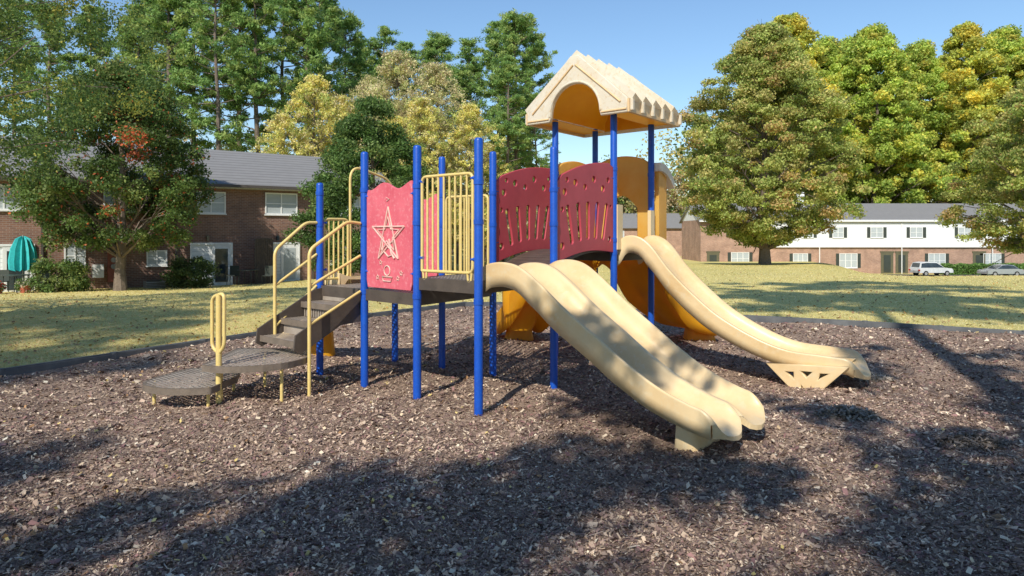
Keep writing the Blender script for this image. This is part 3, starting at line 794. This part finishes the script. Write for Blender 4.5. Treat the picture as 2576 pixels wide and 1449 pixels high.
# ------------------------------------------------------------------ buildings
def window(bx, x0, x1, z0, z1, y=0, blinds=True, panes=2, shut=False):
    bx.b2((x0, y - .015, z0), (x1, y + .02, z1), 2 if blinds else 3)
    f = .06
    for (p0, p1) in (((x0 - f, z0 - f), (x0, z1 + f)), ((x1, z0 - f), (x1 + f, z1 + f)), ((x0, z1), (x1, z1 + f)), ((x0, z0 - f), (x1, z0))):
        bx.b2((p0[0], y - .06, p0[1]), (p1[0], y + .02, p1[1]), 1)
    for k in range(1, panes):
        xm = x0 + (x1 - x0) * k / panes; bx.b2((xm - .03, y - .045, z0), (xm + .03, y + .01, z1), 1)
    bx.b2((x0, y - .035, (z0 + z1) / 2 - .02), (x1, y + .012, (z0 + z1) / 2 + .02), 1)
    bx.b2((x0 - .1, y - .1, z0 - f - .06), (x1 + .1, y + .01, z0 - f - .002), 1)
    if shut:
        for s0, s1 in ((x0 - .5, x0 - .1), (x1 + .1, x1 + .5)): bx.b2((s0, y - .05, z0 - .05), (s1, y + .01, z1 + .05), 4)

def gable_roof(b, x0, x1, dep, ze_, zr, over=.45, mi=0):
    yr = dep / 2
    for s_ in (0, 1):
        ye = -over if s_ == 0 else dep + over
        zl = ze_ - over * (zr - ze_) / yr
        vs = [(x0 - .3, ye, zl), (x1 + .3, ye, zl), (x1 + .3, yr, zr), (x0 - .3, yr, zr)]
        vs += [(p[0], p[1], p[2] - .12) for p in vs]
        b.add(vs, [(0, 1, 2, 3), (7, 6, 5, 4), (0, 4, 5, 1), (0, 3, 7, 4), (1, 5, 6, 2)], mi)

HL = empty('brick_apartment_building', (-22.5, 28.6, -.80), math.atan2(.59, .807))
b = B(); L0, L1, dep = -6, 19.5, 9
b.b2((L0, 0, -.6), (L1, dep, 5.15))
b.add([(L0, 0, 5.15), (L0, dep, 5.15), (L0, dep / 2, 7.1)], [(0, 1, 2)]); b.add([(L1, 0, 5.15), (L1, dep / 2, 7.1), (L1, dep, 5.15)], [(0, 1, 2)])
b.build('walls', ['brick1'], HL, True)
b = B(); gable_roof(b, L0, L1, dep, 5.25, 7.35); b.build('roof', ['shingle'], HL, True)
b = B(); b.b2((L0 - .3, -.60, 4.98), (L1 + .3, -.46, 5.12), 0); b.b2((L0 - .2, -.45, 4.93), (L1 + .2, -.003, 4.99), 1)
for xx in (7.9, 14.6, 2.6): b.b2((xx, -.10, -.3), (xx + .08, -.003, 4.95), 0)
b.build('gutter_and_soffit', ['fascia', 'white'], HL, True)
b = B()
for (x0, x1, z0, z1) in ((12.2, 13.75, 3.75, 4.75), (8.9, 10.15, 3.75, 4.7), (.6, 2.0, 3.75, 4.7), (5.0, 6.3, 3.75, 4.7), (3.5, 4.2, 1.25, 2.15), (6.75, 7.5, 1.25, 1.85), (16, 17.3, 3.75, 4.7), (15.7, 17.2, 1.1, 2.1)):
    window(b, x0, x1, z0, z1)
b.build('windows', ['brick1', 'white', 'blinds', 'glass'], HL, True)
b = B()
for (x0, x1, dx0) in ((8.65, 10.45, 9.6), (12.0, 13.85, 13.0), (-.4, 2.3, 1.3)):
    b.b2((x0, -.04, .02), (x1, .02, 2.15), 0)
    b.b2((dx0 - .05, -.08, .05), (dx0 + .85, -.03, 2.12), 1)
    b.b2((dx0 + .1, -.095, .3), (dx0 + .7, -.07, 1.95), 4 if dx0 == 13.0 else 2)
    b.b2((x0 - .08, -.1, .0), (x0, -.001, 2.25), 1); b.b2((x1, -.1, 0), (x1 + .08, -.001, 2.25), 1); b.b2((x0, -.1, 2.15), (x1, -.001, 2.25), 1)
    b.b2((x0 - .3, -2.2, -.4), (x1 + .3, -.105, .03), 3)
for xx in (9.3, 12.7): b.b2((xx, -.16, 2.35), (xx + .12, -.001, 2.6), 2)
b.build('patio_doors', ['siding', 'white', 'glass', 'concrete', 'blinds'], HL, True)
b = B()
for k in range(9): b.b2((11.15 + k * .1, -1.7 + .0, -.2), (11.24 + k * .1, -1.66, 2.45 + .02 * (k % 2)))
for k in range(16): b.b2((11.98, -1.66 + k * .1, -.2), (12.01, -1.575 + k * .1, 2.45 + .02 * (k % 2)))
b.b2((11.15, -1.655, 1.9), (12.0, -1.60, 2.0)); b.b2((11.15, -1.655, .4), (12.0, -1.60, .5))
b.build('privacy_fence', ['wood'], HL, True)
b = B()
b.b2((5.1, -.18, .5), (5.55, -.002, 2.0), 0)
for z_ in (1.2, 1.5, 1.8): b.tube([(5.32, -.18, z_), (5.32, -.32, z_)], .11, 14, 1)
b.b2((4.5, -.15, .7), (4.95, -.002, 1.3), 2)
b.build('electric_meters', ['rust', 'grey', 'white'], HL, True)
def ac(xx):
    b = B(); b.b2((xx, -1.2, -.25), (xx + .8, -.4, .5), 0)
    for k in range(9): b.b2((xx - .01, -1.22, -.15 + k * .07), (xx + .81, -1.205, -.12 + k * .07), 1)
    b.tube([(xx + .4, -.8, .5), (xx + .4, -.8, .56)], .33, 16, 1)
    b.build('air_conditioner_unit', ['grey', 'fascia'], HL, True)
ac(6.5); ac(2.9)

HR = empty('white_siding_apartment_building', (24.4, 90, -2.0), 0)
b = B()
b.b2((0, 0, -2.2), (8.5, 10, 5.75), 0); b.b2((8.503, 0, -2.2), (56, 10, 2.3), 0)
b.b2((8.503, -.25, 2.303), (56, 9.98, 5.75), 1)
b.b2((8.503, -.27, 2.2), (56, -.003, 2.30), 2)
b.build('walls', ['brick2', 'siding', 'white'], HR, True)
b = B(); gable_roof(b, 0, 56, 10, 5.8, 8.1, .5); b.build('roof', ['shingle'], HR, True)
b = B(); b.b2((-.3, -.62, 5.5), (56.3, -.5, 5.66), 0)
b.add([(-.01, 0, 5.75), (-.01, 10, 5.75), (-.01, 5, 7.9)], [(0, 1, 2)], 0)
for xx in (15.2, 25.8, 37.5, 48): b.b2((xx, -.36, -2), (xx + .09, -.27, 5.6), 0)
b.build('trim', ['white'], HR, True)
b = B()
for x0, x1 in ((13.0, 14.4), (17.0, 18.3), (21.9, 23.4), (27.0, 28.5), (33.2, 34.7), (40.5, 42), (46, 47.5)): window(b, x0, x1, 3.5, 4.75, -.25, True, 2, True)
for x0, x1 in ((12.0, 13.8), (18.0, 20.2), (29.5, 31.6), (36.6, 38.8), (44, 46)): window(b, x0, x1, -.4, 1.35, 0, True, 3, True)
window(b, 3.8, 5.4, 3.6, 4.75, 0, True, 2, True); window(b, 4.0, 6.2, .0, 1.5, 0, True, 3, True)
b.build('windows', ['brick2', 'white', 'blinds', 'glass', 'shutter'], HR, True)
b = B()
for x0 in (.8, 23.3, 25.2, 35.2, 42.2):
    b.b2((x0, -.05, -1.2), (x0 + 1.6, .01, 1.5), 0); b.b2((x0 - .1, -.08, 1.5), (x0 + 1.7, .01, 1.7), 0)
    b.b2((x0 + .35, -.08, -1.0), (x0 + 1.25, -.051, 1.2), 1)
b.build('doors', ['door', 'shutter'], HR, True)
b = B()
for xx in (14, 41): b.b2((xx, 4.0, 7.2), (xx + 1.1, 5.2, 9.6), 0)
b.build('chimneys', ['siding'], HR, True)

HM = empty('brick_house', (19.5, 112, -1.5), 0)
b = B(); b.b2((-6, 0, -1), (8, 8, 4.6)); b.add([(-6, 0, 4.6), (-6, 8, 4.6), (-6, 4, 6.6)], [(0, 1, 2)]); b.build('walls', ['brick2'], HM, True)
b = B(); gable_roof(b, -6, 8, 8, 4.7, 6.9); b.build('roof', ['shingle'], HM, True)
b = B(); window(b, 2, 3.5, 2.8, 3.9); window(b, -3, -1.5, 2.8, 3.9); b.build('windows', ['brick2', 'white', 'blinds', 'glass'], HM, True)

xs = np.linspace(46, 78, 33); ys = np.linspace(82.0, 87.5, 9)
link(bpy.data.objects.new('parking_lot', grid_mesh('parking_lot', xs, ys, lambda x, y: terr(x, y) + .03, ['asphalt'])))

def car(name, x, y, z, kind, paint, rot=0):
    e = empty(name, (x, y, z), rot)
    if kind == 'sedan':
        low = [(-2.3, .35), (-2.35, .6), (-2.25, .88), (-1.5, .95), (1.0, .93), (2.05, .80), (2.3, .62), (2.32, .35)]
        cab = [(-1.75, .94), (-1.15, 1.38), (-.3, 1.45), (.35, 1.38), (1.15, .93)]
    else:
        low = [(-2.2, .4), (-2.25, .7), (-2.2, 1.02), (1.1, 1.02), (2.1, .92), (2.28, .7), (2.28, .4)]
        cab = [(-2.15, 1.0), (-1.95, 1.62), (-1.2, 1.72), (.2, 1.68), (1.15, 1.0)]
    b = B(); W = .88
    def ext(prof, w0, w1, mi):
        n = len(prof); zmin = min(p[1] for p in prof); zmax = max(p[1] for p in prof)
        vs = []
        for s_ in (-1, 1): vs += [(p[0], s_ * (w0 + (w1 - w0) * (p[1] - zmin) / (zmax - zmin)), p[1]) for p in prof]
        b.add(vs, [tuple(range(n)), tuple(range(2 * n - 1, n - 1, -1))] + [(i_, n + i_, n + (i_ + 1) % n, (i_ + 1) % n) for i_ in range(n)], mi)
    ext(low, W, W - .03, 0); ext(cab, W - .05, W - .24, 0)
    g = [(c_[0] * .94 - .01, .97 + (c_[1] - .94) * .82) for c_ in cab]
    n = len(g); zmin = g[0][1]; zmax = max(p[1] for p in g)
    for s_ in (-1, 1):
        vs = [(p[0], s_ * (W - .045 - .17 * (p[1] - zmin) / (zmax - zmin) + .01), p[1]) for p in g]; b.add(vs, [tuple(range(n)) if s_ < 0 else tuple(range(n - 1, -1, -1))], 1)
    for i0, i1, dx in ((0, 1, -.015), (len(cab) - 2, len(cab) - 1, .015)):
        p, q = cab[i0], cab[i1]
        p = (p[0] * .9 + q[0] * .1, p[1] * .9 + q[1] * .1); q = (p[0] * .1 + q[0] * .9, p[1] * .1 + q[1] * .9)
        b.add([(p[0] + dx, -.66, p[1] + .015), (p[0] + dx, .66, p[1] + .015), (q[0] + dx, .62, q[1] + .015), (q[0] + dx, -.62, q[1] + .015)], [(0, 1, 2, 3)], 1)
    for wx in (-1.4, 1.42):
        for s_ in (-1, 1):
            b.tube([(wx, s_ * .70, .33), (wx, s_ * .90, .33)], .33, 18, 2); b.tube([(wx, s_ * .88, .33), (wx, s_ * .91, .33)], .19, 12, 3)
    for s_ in (-1, 1):
        b.b2((-2.36, s_ * .8 - .12, .66), (-2.2, s_ * .8 + .05, .82), 4); b.b2((2.15, s_ * .72 - .12, .62), (2.3, s_ * .72 + .12, .76), 3)
    b.b2((-2.37, -.28, .5), (-2.33, .28, .62), 3)
    b.build('body', [paint, 'glass', 'tyre', 'grey', 'light_red'], e, True)
car('parked_suv', 50.9, 84.5, float(terr(50.9, 84.5)) + .04, 'suv', 'carwhite', .15)
car('parked_sedan', 58.6, 83.5, float(terr(58.6, 83.5)) + .04, 'sedan', 'silver', math.pi + .1)

def umbrella(x, y):
    z = float(terr(x, y)); e = empty('patio_umbrella', (x, y, z)); b = B()
    b.tube([(0, 0, 0), (0, 0, 2.35)], .025, 8, 1)
    vs = []; 
    for z_, r_ in ((2.32, .05), (2.2, .22), (1.8, .36), (1.3, .42), (.95, .40)):
        for k in range(24): a = 2 * math.pi * k / 24; rr = r_ * (1 + .22 * (-1) ** k); vs.append((rr * math.cos(a), rr * math.sin(a), z_ - (.08 if k % 2 else 0)))
    b.add(vs, [(r_ * 24 + k, r_ * 24 + (k + 1) % 24, (r_ + 1) * 24 + (k + 1) % 24, (r_ + 1) * 24 + k) for r_ in range(4) for k in range(24)], 0)
    b.tube([(0, 0, 0), (0, 0, .08)], .25, 16, 1)
    b.build('canopy_and_pole', ['teal', 'grey'], e, True)
umbrella(-20.1, 28.6)
def table(x, y):
    z = float(terr(x, y)); e = empty('patio_table', (x, y, z)); b = B()
    b.tube([(0, 0, .70), (0, 0, .73)], .5, 20)
    for a in (.7, 2.3, 3.9, 5.4): b.tube([(.4 * math.cos(a), .4 * math.sin(a), .7), (.45 * math.cos(a), .45 * math.sin(a), 0)], .018, 6)
    for a in (.3, 2.8):
        cx_, cy_ = .9 * math.cos(a), .9 * math.sin(a)
        b.b2((cx_ - .22, cy_ - .22, .42), (cx_ + .22, cy_ + .22, .45))
        b.b2((cx_ - .22, cy_ + .2, .45), (cx_ + .22, cy_ + .22, .9))
        for sx in (-.2, .2):
            for sy in (-.2, .2): b.tube([(cx_ + sx, cy_ + sy, 0), (cx_ + sx, cy_ + sy, .43)], .015, 6)
    b.build('table_and_chairs', ['shutter'], e, True)
table(-19.9, 27.9); table(-12.6, 33.2)

# ------------------------------------------------------------------ vegetation
def tube_np(pts, radii, n=7):
    pts = np.asarray(pts, float); V = []; prev = None
    for i_ in range(len(pts)):
        t = pts[min(i_ + 1, len(pts) - 1)] - pts[max(i_ - 1, 0)]; t /= np.linalg.norm(t) + 1e-9
        if prev is None: u = np.cross(t, [1, .3, 0]); u /= np.linalg.norm(u)
        else: u = prev - t * prev.dot(t); u /= np.linalg.norm(u)
        prev = u; w_ = np.cross(t, u); a = np.arange(n) * 2 * np.pi / n
        V.append(pts[i_] + radii[i_] * (np.cos(a)[:, None] * u + np.sin(a)[:, None] * w_))
    V = np.concatenate(V); F = []
    for i_ in range(len(pts) - 1):
        for k in range(n): F.append((i_ * n + k, i_ * n + (k + 1) % n, (i_ + 1) * n + (k + 1) % n, (i_ + 1) * n + k))
    return V, np.array(F)

def leaf_quads(C, L, W, rng, out=None, droop=0.0):
    n = len(C); nn = rng.normal(0, 1, (n, 3)); nn[:, 2] += .6
    if out is not None: nn += out * .8
    nn /= np.linalg.norm(nn, axis=1)[:, None]
    r = rng.normal(0, 1, (n, 3)); r[:, 2] -= droop
    u = r - nn * (r * nn).sum(1)[:, None]; u /= np.linalg.norm(u, axis=1)[:, None] + 1e-9; v = np.cross(nn, u)
    L = L[:, None]; W = W[:, None]
    return np.stack([C - u * L, C + v * W, C + u * L, C - v * W], 1).reshape(-1, 3)

def assemble(name, tubes, LV, LC, barkcol):
    Vs = []; Fs = []; Cs = []; mi = []; o = 0
    for V, F in tubes:
        Vs.append(V); Fs.append(F + o); Cs.append(np.tile(barkcol, (len(V), 1))); mi.append(np.ones(len(F))); o += len(V)
    nl = len(LV) // 4
    Vs.append(LV); Fs.append(np.arange(4 * nl).reshape(-1, 4) + o); Cs.append(np.repeat(LC, 4, 0)); mi.append(np.zeros(nl))
    return np_mesh(name, np.concatenate(Vs), np.concatenate(Fs), ['leaf', 'bark'], np.concatenate(Cs), np.concatenate(mi))

def profile(kind, t):
    if kind == 'oval': return np.sqrt(np.clip(1 - (2 * t - 1) ** 2, 0, 1)) ** .8
    if kind == 'egg': return np.clip(np.sin(np.pi * np.clip(t, 0, 1) ** .62), 0, 1) ** .75
    if kind == 'cone': return np.clip((1 - t) ** .62 * (1 - np.exp(-t * 9)), 0, 1) * 1.14
    return np.ones_like(t)

def make_tree(name, seed, Ht, base, R, ncl, nlf, ls, pal, kind='egg', trunk=.3, cr=.17, limbs=26, zsq=.72, inner=.25, droop=0, wts=None, dark=.75, rough=.16):
    r = np.random.default_rng(seed)
    t = r.uniform(.02, .97, ncl); ang = r.uniform(0, 2 * np.pi, ncl); rad = R * profile(kind, t) * np.sqrt(r.uniform(inner, 1, ncl))
    lob = 1 + rough * np.sin(3 * ang + seed + 5 * t) + rough * .7 * np.sin(5 * ang + 13 * t) + r.normal(0, .06, ncl)
    rad = rad * lob * .93
    cc = np.stack([rad * np.cos(ang), rad * np.sin(ang), base + (Ht - base) * t], -1)
    crd = R * cr * r.uniform(.45, 1.45, ncl)
    per = np.maximum((nlf * crd ** 2 / (crd ** 2).sum()).astype(int), 5)
    idx = np.repeat(np.arange(ncl), per); n = len(idx)
    d = r.normal(0, 1, (n, 3)); d /= np.linalg.norm(d, axis=1)[:, None]
    rr = crd[idx] * r.random(n) ** .5 * r.uniform(.8, 1.25, n)
    P = cc[idx] + d * rr[:, None] * np.array([1, 1, zsq])
    L = ls * r.uniform(.6, 1.3, n); W = L * r.uniform(.45, .75, n)
    LV = leaf_quads(P, L, W, r, d * .8, droop)
    pal = np.array(pal, float)
    if wts is None: wts = np.ones(len(pal)) / len(pal)
    ci = r.choice(len(pal), ncl, p=wts); li = r.choice(len(pal), n, p=wts)
    col = np.where((r.random(n) < .6)[:, None], pal[ci[idx]], pal[li]) * r.uniform(.7, 1.25, (n, 1)) * (r.uniform(dark, 1.2, ncl)[idx])[:, None]
    tubes = []
    tz = base + (Ht - base) * .85; k = 9
    zz = np.linspace(0, 1, k); wob = r.normal(0, .012 * Ht, (k, 2)); wob[0] = 0
    pts = np.stack([np.cumsum(wob[:, 0]) * .4, np.cumsum(wob[:, 1]) * .4, zz * tz - .15], -1)
    rad_ = trunk * (1 - zz) ** .8 + .02; rad_[0] *= 1.35
    tubes.append(tube_np(pts, rad_, 9))
    for j in r.choice(ncl, min(limbs, ncl), replace=False):
        e = cc[j]; z0 = max(base * .75, e[2] - np.hypot(e[0], e[1]) * r.uniform(.5, .9)); z0 = min(max(z0, base * .6), tz * .95)
        f = (z0 + .15) / tz; s0 = np.array([np.interp(z0, pts[:, 2], pts[:, 0]), np.interp(z0, pts[:, 2], pts[:, 1]), z0])
        mid = (s0 + e) / 2 + r.normal(0, .04 * R, 3) + [0, 0, .06 * R]
        r0 = trunk * .36 * (1 - f * .7)
        tubes.append(tube_np([s0, (s0 + mid) / 2, mid, (mid + e) / 2, e], [r0, r0 * .8, r0 * .55, r0 * .35, .012], 5))
        for q in range(2):
            e2 = e + r.normal(0, R * .12, 3); tubes.append(tube_np([mid, (mid + e2) / 2 + r.normal(0, .02 * R, 3), e2], [r0 * .4, r0 * .25, .01], 4))
    return assemble(name, tubes, LV, col, [.09, .07, .055])

def make_pine(name, seed, Ht, cb, Rm, nbr, pal):
    r = np.random.default_rng(seed); tubes = []
    k = 10; zz = np.linspace(0, 1, k); wob = np.cumsum(r.normal(0, .07, (k, 2)), 0); wob[0] = 0
    pts = np.stack([wob[:, 0], wob[:, 1], zz * Ht - .2], -1); tubes.append(tube_np(pts, .21 * (1 - zz) ** .7 + .02, 8))
    CP = []; CR = []
    for j in range(nbr):
        t = r.random() ** .75; z0 = Ht * (cb + (1 - cb) * t)
        ln = Rm * (1 - t) ** .5 * (.5 + .5 * min(1, t * 3)) * r.uniform(.5, 1.2) + .25
        a = r.uniform(0, 2 * np.pi); up = r.uniform(-.05, .5) + .3 * t
        s0 = np.array([np.interp(z0, pts[:, 2], pts[:, 0]), np.interp(z0, pts[:, 2], pts[:, 1]), z0])
        dv = np.array([np.cos(a), np.sin(a), up]); e = s0 + dv * ln; mid = (s0 + e) / 2 - [0, 0, .06 * ln]
        tubes.append(tube_np([s0, mid, e], [.05, .032, .01], 4))
        for q in range(5):
            f = .4 + .6 * (q + r.random()) / 5; c0 = s0 + (e - s0) * f + r.normal(0, .2, 3) * [1, 1, .5]; CP.append(c0); CR.append(r.uniform(.24, .55))
    for j in range(12):
        z0 = Ht * r.uniform(.25, cb); a = r.uniform(0, 6.28); tubes.append(tube_np([[0, 0, z0], [np.cos(a) * 1.1, np.sin(a) * 1.1, z0 + .1]], [.035, .01], 4))
    CP = np.array(CP); CR = np.array(CR); per = 56; idx = np.repeat(np.arange(len(CP)), per); n = len(idx)
    d = r.normal(0, 1, (n, 3)); d /= np.linalg.norm(d, axis=1)[:, None]
    P = CP[idx] + d * (CR[idx] * r.random(n) ** .5)[:, None] * [1, 1, .6]
    L = r.uniform(.08, .18, n); W = L * r.uniform(.2, .36, n)
    LV = leaf_quads(P, L, W, r, d)
    pal = np.array(pal); col = pal[r.integers(0, len(pal), len(CP))][idx] * r.uniform(.7, 1.3, (n, 1))
    return assemble(name, tubes, LV, col, [.12, .085, .065])

def put(name, me, x, y, rz=0, s=1.0, z=None, sz=None):
    o = link(bpy.data.objects.new(name, me)); o.location = (x, y, float(terr(x, y)) if z is None else z); o.rotation_euler = (0, 0, rz); o.scale = (s, s, sz or s); return o

PINE = [[.24, .39, .11], [.32, .46, .13], [.18, .31, .09], [.40, .49, .15]]
pines = [make_pine('pine_a', 11, 21, .36, 2.9, 80, PINE), make_pine('pine_b', 12, 22, .42, 3.2, 84, PINE), make_pine('pine_c', 13, 20, .32, 2.8, 78, PINE)]
for i_, (px, Y, hh) in enumerate([(340, 50, 19), (390, 54, 21.5), (440, 49, 21.5), (492, 55, 23.5), (545, 48, 21.5), (600, 54, 23), (655, 50, 22), (708, 57, 24), (757, 51, 21.5), (812, 56, 23), (862, 60, 21.5), (955, 62, 20.5), (1020, 66, 20.5), (1100, 68, 22), (1185, 64, 20), (1245, 58, 20.0), (1300, 54, 19.6), (1345, 57, 19.8), (1275, 50, 15), (1350, 52, 13), (910, 70, 22), (240, 54, 20), (120, 52, 20), (20, 55, 21), (-100, 50, 20), (1150, 60, 17)]):
    me = pines[i_ % 3]; s = hh / (21, 22, 20)[i_ % 3]
    put('pine_tree', me, (px - 1288) * Y / 1750, Y, i_ * 1.7, s)

HOLLY = [[.11, .18, .045], [.16, .24, .06], [.08, .13, .035], [.25, .30, .09], [.62, .15, .06]]
me = make_tree('holly_a', 21, 9.6, 1.8, 3.9, 340, 90000, .062, HOLLY, 'egg', .2, .12, 40, wts=[.33, .3, .17, .14, .06])
put('holly_tree', me, -16.5, 29.3)
HOLLY2 = [[.11, .20, .05], [.15, .25, .065], [.09, .16, .045], [.22, .31, .085]]
me = make_tree('holly_b', 22, 8.3, .2, 3.1, 260, 75000, .062, HOLLY2, 'egg', .18, .14, 20, inner=.45, rough=.08)
put('holly_bush_tree', me, -6.3, 31.0)
TAN = [[.76, .68, .34], [.64, .64, .26], [.50, .56, .20], [.80, .70, .42], [.64, .53, .33]]
tana = make_tree('birch_a', 31, 15.5, 2.0, 4.6, 640, 32000, .075, TAN, 'egg', .15, .085, 150, inner=.03, rough=.22)
tanb = make_tree('birch_b', 32, 13.5, 2, 3.8, 520, 26000, .075, [[.86, .74, .22], [.74, .70, .22], [.54, .60, .17], [.80, .68, .36]], 'egg', .13, .085, 130, inner=.03, rough=.22)
for px, Y, me, s in ((1005, 48, tana, 1.0), (1100, 50, tana, .98), (930, 50, tana, .92), (790, 46, tanb, 1.0), (860, 50, tanb, .95), (1180, 47, tanb, .85), (715, 44, tanb, .78), (1060, 45, tanb, .85), (990, 44, tanb, .75), (1240, 52, tanb, .7)):
    put('autumn_tree', me, (px - 1288) * Y / 1750, Y, px * .13, s)
OAK = [[.38, .45, .12], [.47, .50, .14], [.58, .52, .18], [.28, .36, .09], [.60, .42, .17]]
me = make_tree('oak_a', 41, 20.8, 1.6, 8.8, 900, 190000, .115, OAK, 'cone', .40, .08, 90, inner=.3, wts=[.32, .28, .18, .14, .08], zsq=.55)
put('oak_tree', me, 21.8, 60, .5)
me = make_tree('oak_b', 42, 17.5, 1.5, 8.0, 700, 150000, .11, OAK, 'egg', .36, .09, 80, inner=.3, wts=[.32, .22, .2, .16, .1], zsq=.55)
put('oak_tree', me, 42.0, 52, 1.5)
YG = [[.50, .62, .12], [.62, .66, .13], [.38, .52, .10], [.74, .66, .12]]
pop = make_tree('poplar_a', 51, 37, 5, 9.2, 620, 120000, .21, YG, 'egg', .5, .11, 60, inner=.15, wts=[.36, .26, .25, .13], dark=.65)
popb = make_tree('poplar_b', 52, 36, 5, 8.4, 500, 90000, .21, [[.82, .66, .10], [.70, .66, .13], [.52, .58, .13], [.58, .62, .12]], 'egg', .5, .11, 60, inner=.1, dark=.65)
for px, Y, me, s in ((1985, 106, popb, 1.08), (2070, 112, pop, .99), (2200, 106, pop, 1.0), (2310, 110, pop, .96), (2430, 108, popb, 1.06), (2530, 112, pop, 1.04), (2620, 106, popb, 1.0), (1900, 112, pop, .84), (2130, 120, pop, 1.05)):
    put('tulip_poplar_tree', me, (px - 1288) * Y / 1750, Y, px * .21, s, z=-3)

CH = [[.14, .23, .06], [.21, .29, .075], [.31, .35, .08], [.09, .15, .045], [.55, .5, .1]]
me = make_tree('cherry', 61, 12, 2.9, 5.9, 620, 110000, .036, CH, 'egg', .16, .075, 70, inner=.1, droop=.6, wts=[.33, .27, .2, .13, .07])
put('cherry_tree', me, -12.9, 14.0, .8)
SH = [[.06, .10, .03], [.10, .13, .04], [.16, .15, .04]]
sh = make_tree('shade', 71, 12.5, 6.0, 4.6, 105, 15500, .11, SH, 'oval', .25, .12, 40, inner=.05)
for (x, y, rz, s) in ((-2.8, -9.0, 0, 1.0), (2.2, -7.2, 2.0, 1.0), (8.0, -5.4, 4.0, 1.05), (-7.8, -9.2, 1.1, 1.0)):
    put('shade_tree', sh, x, y, rz, s)
sp = make_tree('shade_sparse', 73, 12.5, 6.5, 4.4, 50, 5600, .11, SH, 'oval', .15, .11, 16, inner=.05)
put('shade_tree', sp, .6, -4.2, .7, 1.0); put('shade_tree', sp, 5.6, -2.8, 2.9, 1.0)
tall = make_tree('tall_shade', 72, 31, 21, 6.0, 130, 12000, .2, SH, 'oval', .35, .13, 40, inner=.05)
put('shade_tree', tall, .5, -5.0, .3, 1.0); put('shade_tree', tall, -21.0, -16.5, 1.3, .95)

def shrub(name, x, y, R, Hh, pal, seed, nl=9000, ls=.05):
    me = make_tree(name + '_m', seed, Hh, .05, R, 60, nl, ls, pal, 'oval', .04, .28, 8, inner=.3); put(name, me, x, y)
shrub('shrub', -18.6, 28.4, 1.2, 1.2, [[.18, .30, .08], [.30, .36, .11], [.12, .19, .055]], 81)
shrub('shrub', -14.6, 31.6, 1.0, 1.3, [[.08, .14, .04], [.14, .20, .06], [.09, .13, .045]], 82)
shrub('potted_plant', -19.3, 27.6, .35, .6, [[.12, .22, .05], [.6, .55, .4], [.18, .3, .07]], 83, 1200, .035)
shrub('potted_plant', -20.0, 27.0, .3, .5, [[.08, .16, .05], [.5, .08, .06]], 84, 1000, .035)
b = B()
for (x_, y_) in ((-19.3, 27.6), (-20.0, 27.0)):
    z_ = float(terr(x_, y_)); b.tube([(x_, y_, z_), (x_, y_, z_ + .3)], [.16, .22], 14)
b.build('flower_pots', ['terra'])

r = np.random.default_rng(9); n = 26000
x = r.uniform(54.5, 78, n); y = 88.2 + r.uniform(-.6, .6, n); z = terr(x, y) + r.uniform(0, 1.35, n) * (1 + .06 * np.sin(x * 3))
LV = leaf_quads(np.stack([x, y, z], -1), r.uniform(.06, .14, n), r.uniform(.04, .08, n), r)
c = np.array([[.18, .32, .08], [.25, .42, .10], [.13, .24, .06]])[r.integers(0, 3, n)] * r.uniform(.7, 1.2, (n, 1))
link(bpy.data.objects.new('hedge', assemble('hedge', [], LV, c, [.1, .1, .1])))

def woods(name, seed, x0, x1, y0, y1, nt_, h0, h1, pal, leaf, per):
    r = np.random.default_rng(seed); P = []; Cc_ = []; tubes = []
    pal = np.array(pal, float)
    for k in range(nt_):
        cx_, cy_ = r.uniform(x0, x1), r.uniform(y0, y1); hh = r.uniform(h0, h1); R = hh * r.uniform(.22, .34); zb = float(terr(cx_, cy_))
        ncl = 30; t = r.random(ncl); a = r.uniform(0, 6.28, ncl); rr = R * profile('egg', t) * np.sqrt(r.uniform(.2, 1, ncl))
        cc = np.stack([cx_ + rr * np.cos(a), cy_ + rr * np.sin(a), zb + hh * (.08 + .88 * t)], -1)
        idx = r.integers(0, ncl, per); d = r.normal(0, 1, (per, 3)); d /= np.linalg.norm(d, axis=1)[:, None]
        P.append(cc[idx] + d * (R * .28 * r.random(per) ** .5)[:, None])
        tc_ = pal[r.integers(0, len(pal))]; cl = tc_ * r.uniform(.6, 1.3, (ncl, 1))
        Cc_.append(cl[idx] * r.uniform(.75, 1.2, (per, 1)))
        tubes.append(tube_np([[cx_, cy_, zb - .2], [cx_, cy_, zb + hh * .6]], [.15, .06], 5))
    P = np.concatenate(P); c = np.concatenate(Cc_); n = len(P)
    L = leaf * r.uniform(.6, 1.3, n)
    link(bpy.data.objects.new(name, assemble(name, tubes, leaf_quads(P, L, L * .6, r), c, [.1, .08, .06])))
MIX = [[.24, .36, .10], [.42, .46, .13], [.58, .52, .19], [.68, .54, .18], [.18, .28, .08], [.52, .40, .22]]
woods('woodland_understory', 91, -42, 2, 62, 74, 60, 6, 10, MIX, .12, 1800)
woods('distant_tree_line', 92, 2, 30, 118, 135, 60, 9, 17, MIX, .22, 1200)
woods('distant_tree_line', 93, -90, 5, 85, 110, 90, 10, 15, MIX, .24, 1000)
woods('distant_tree_line', 94, 30, 150, 125, 150, 90, 20, 30, MIX, .4, 900)
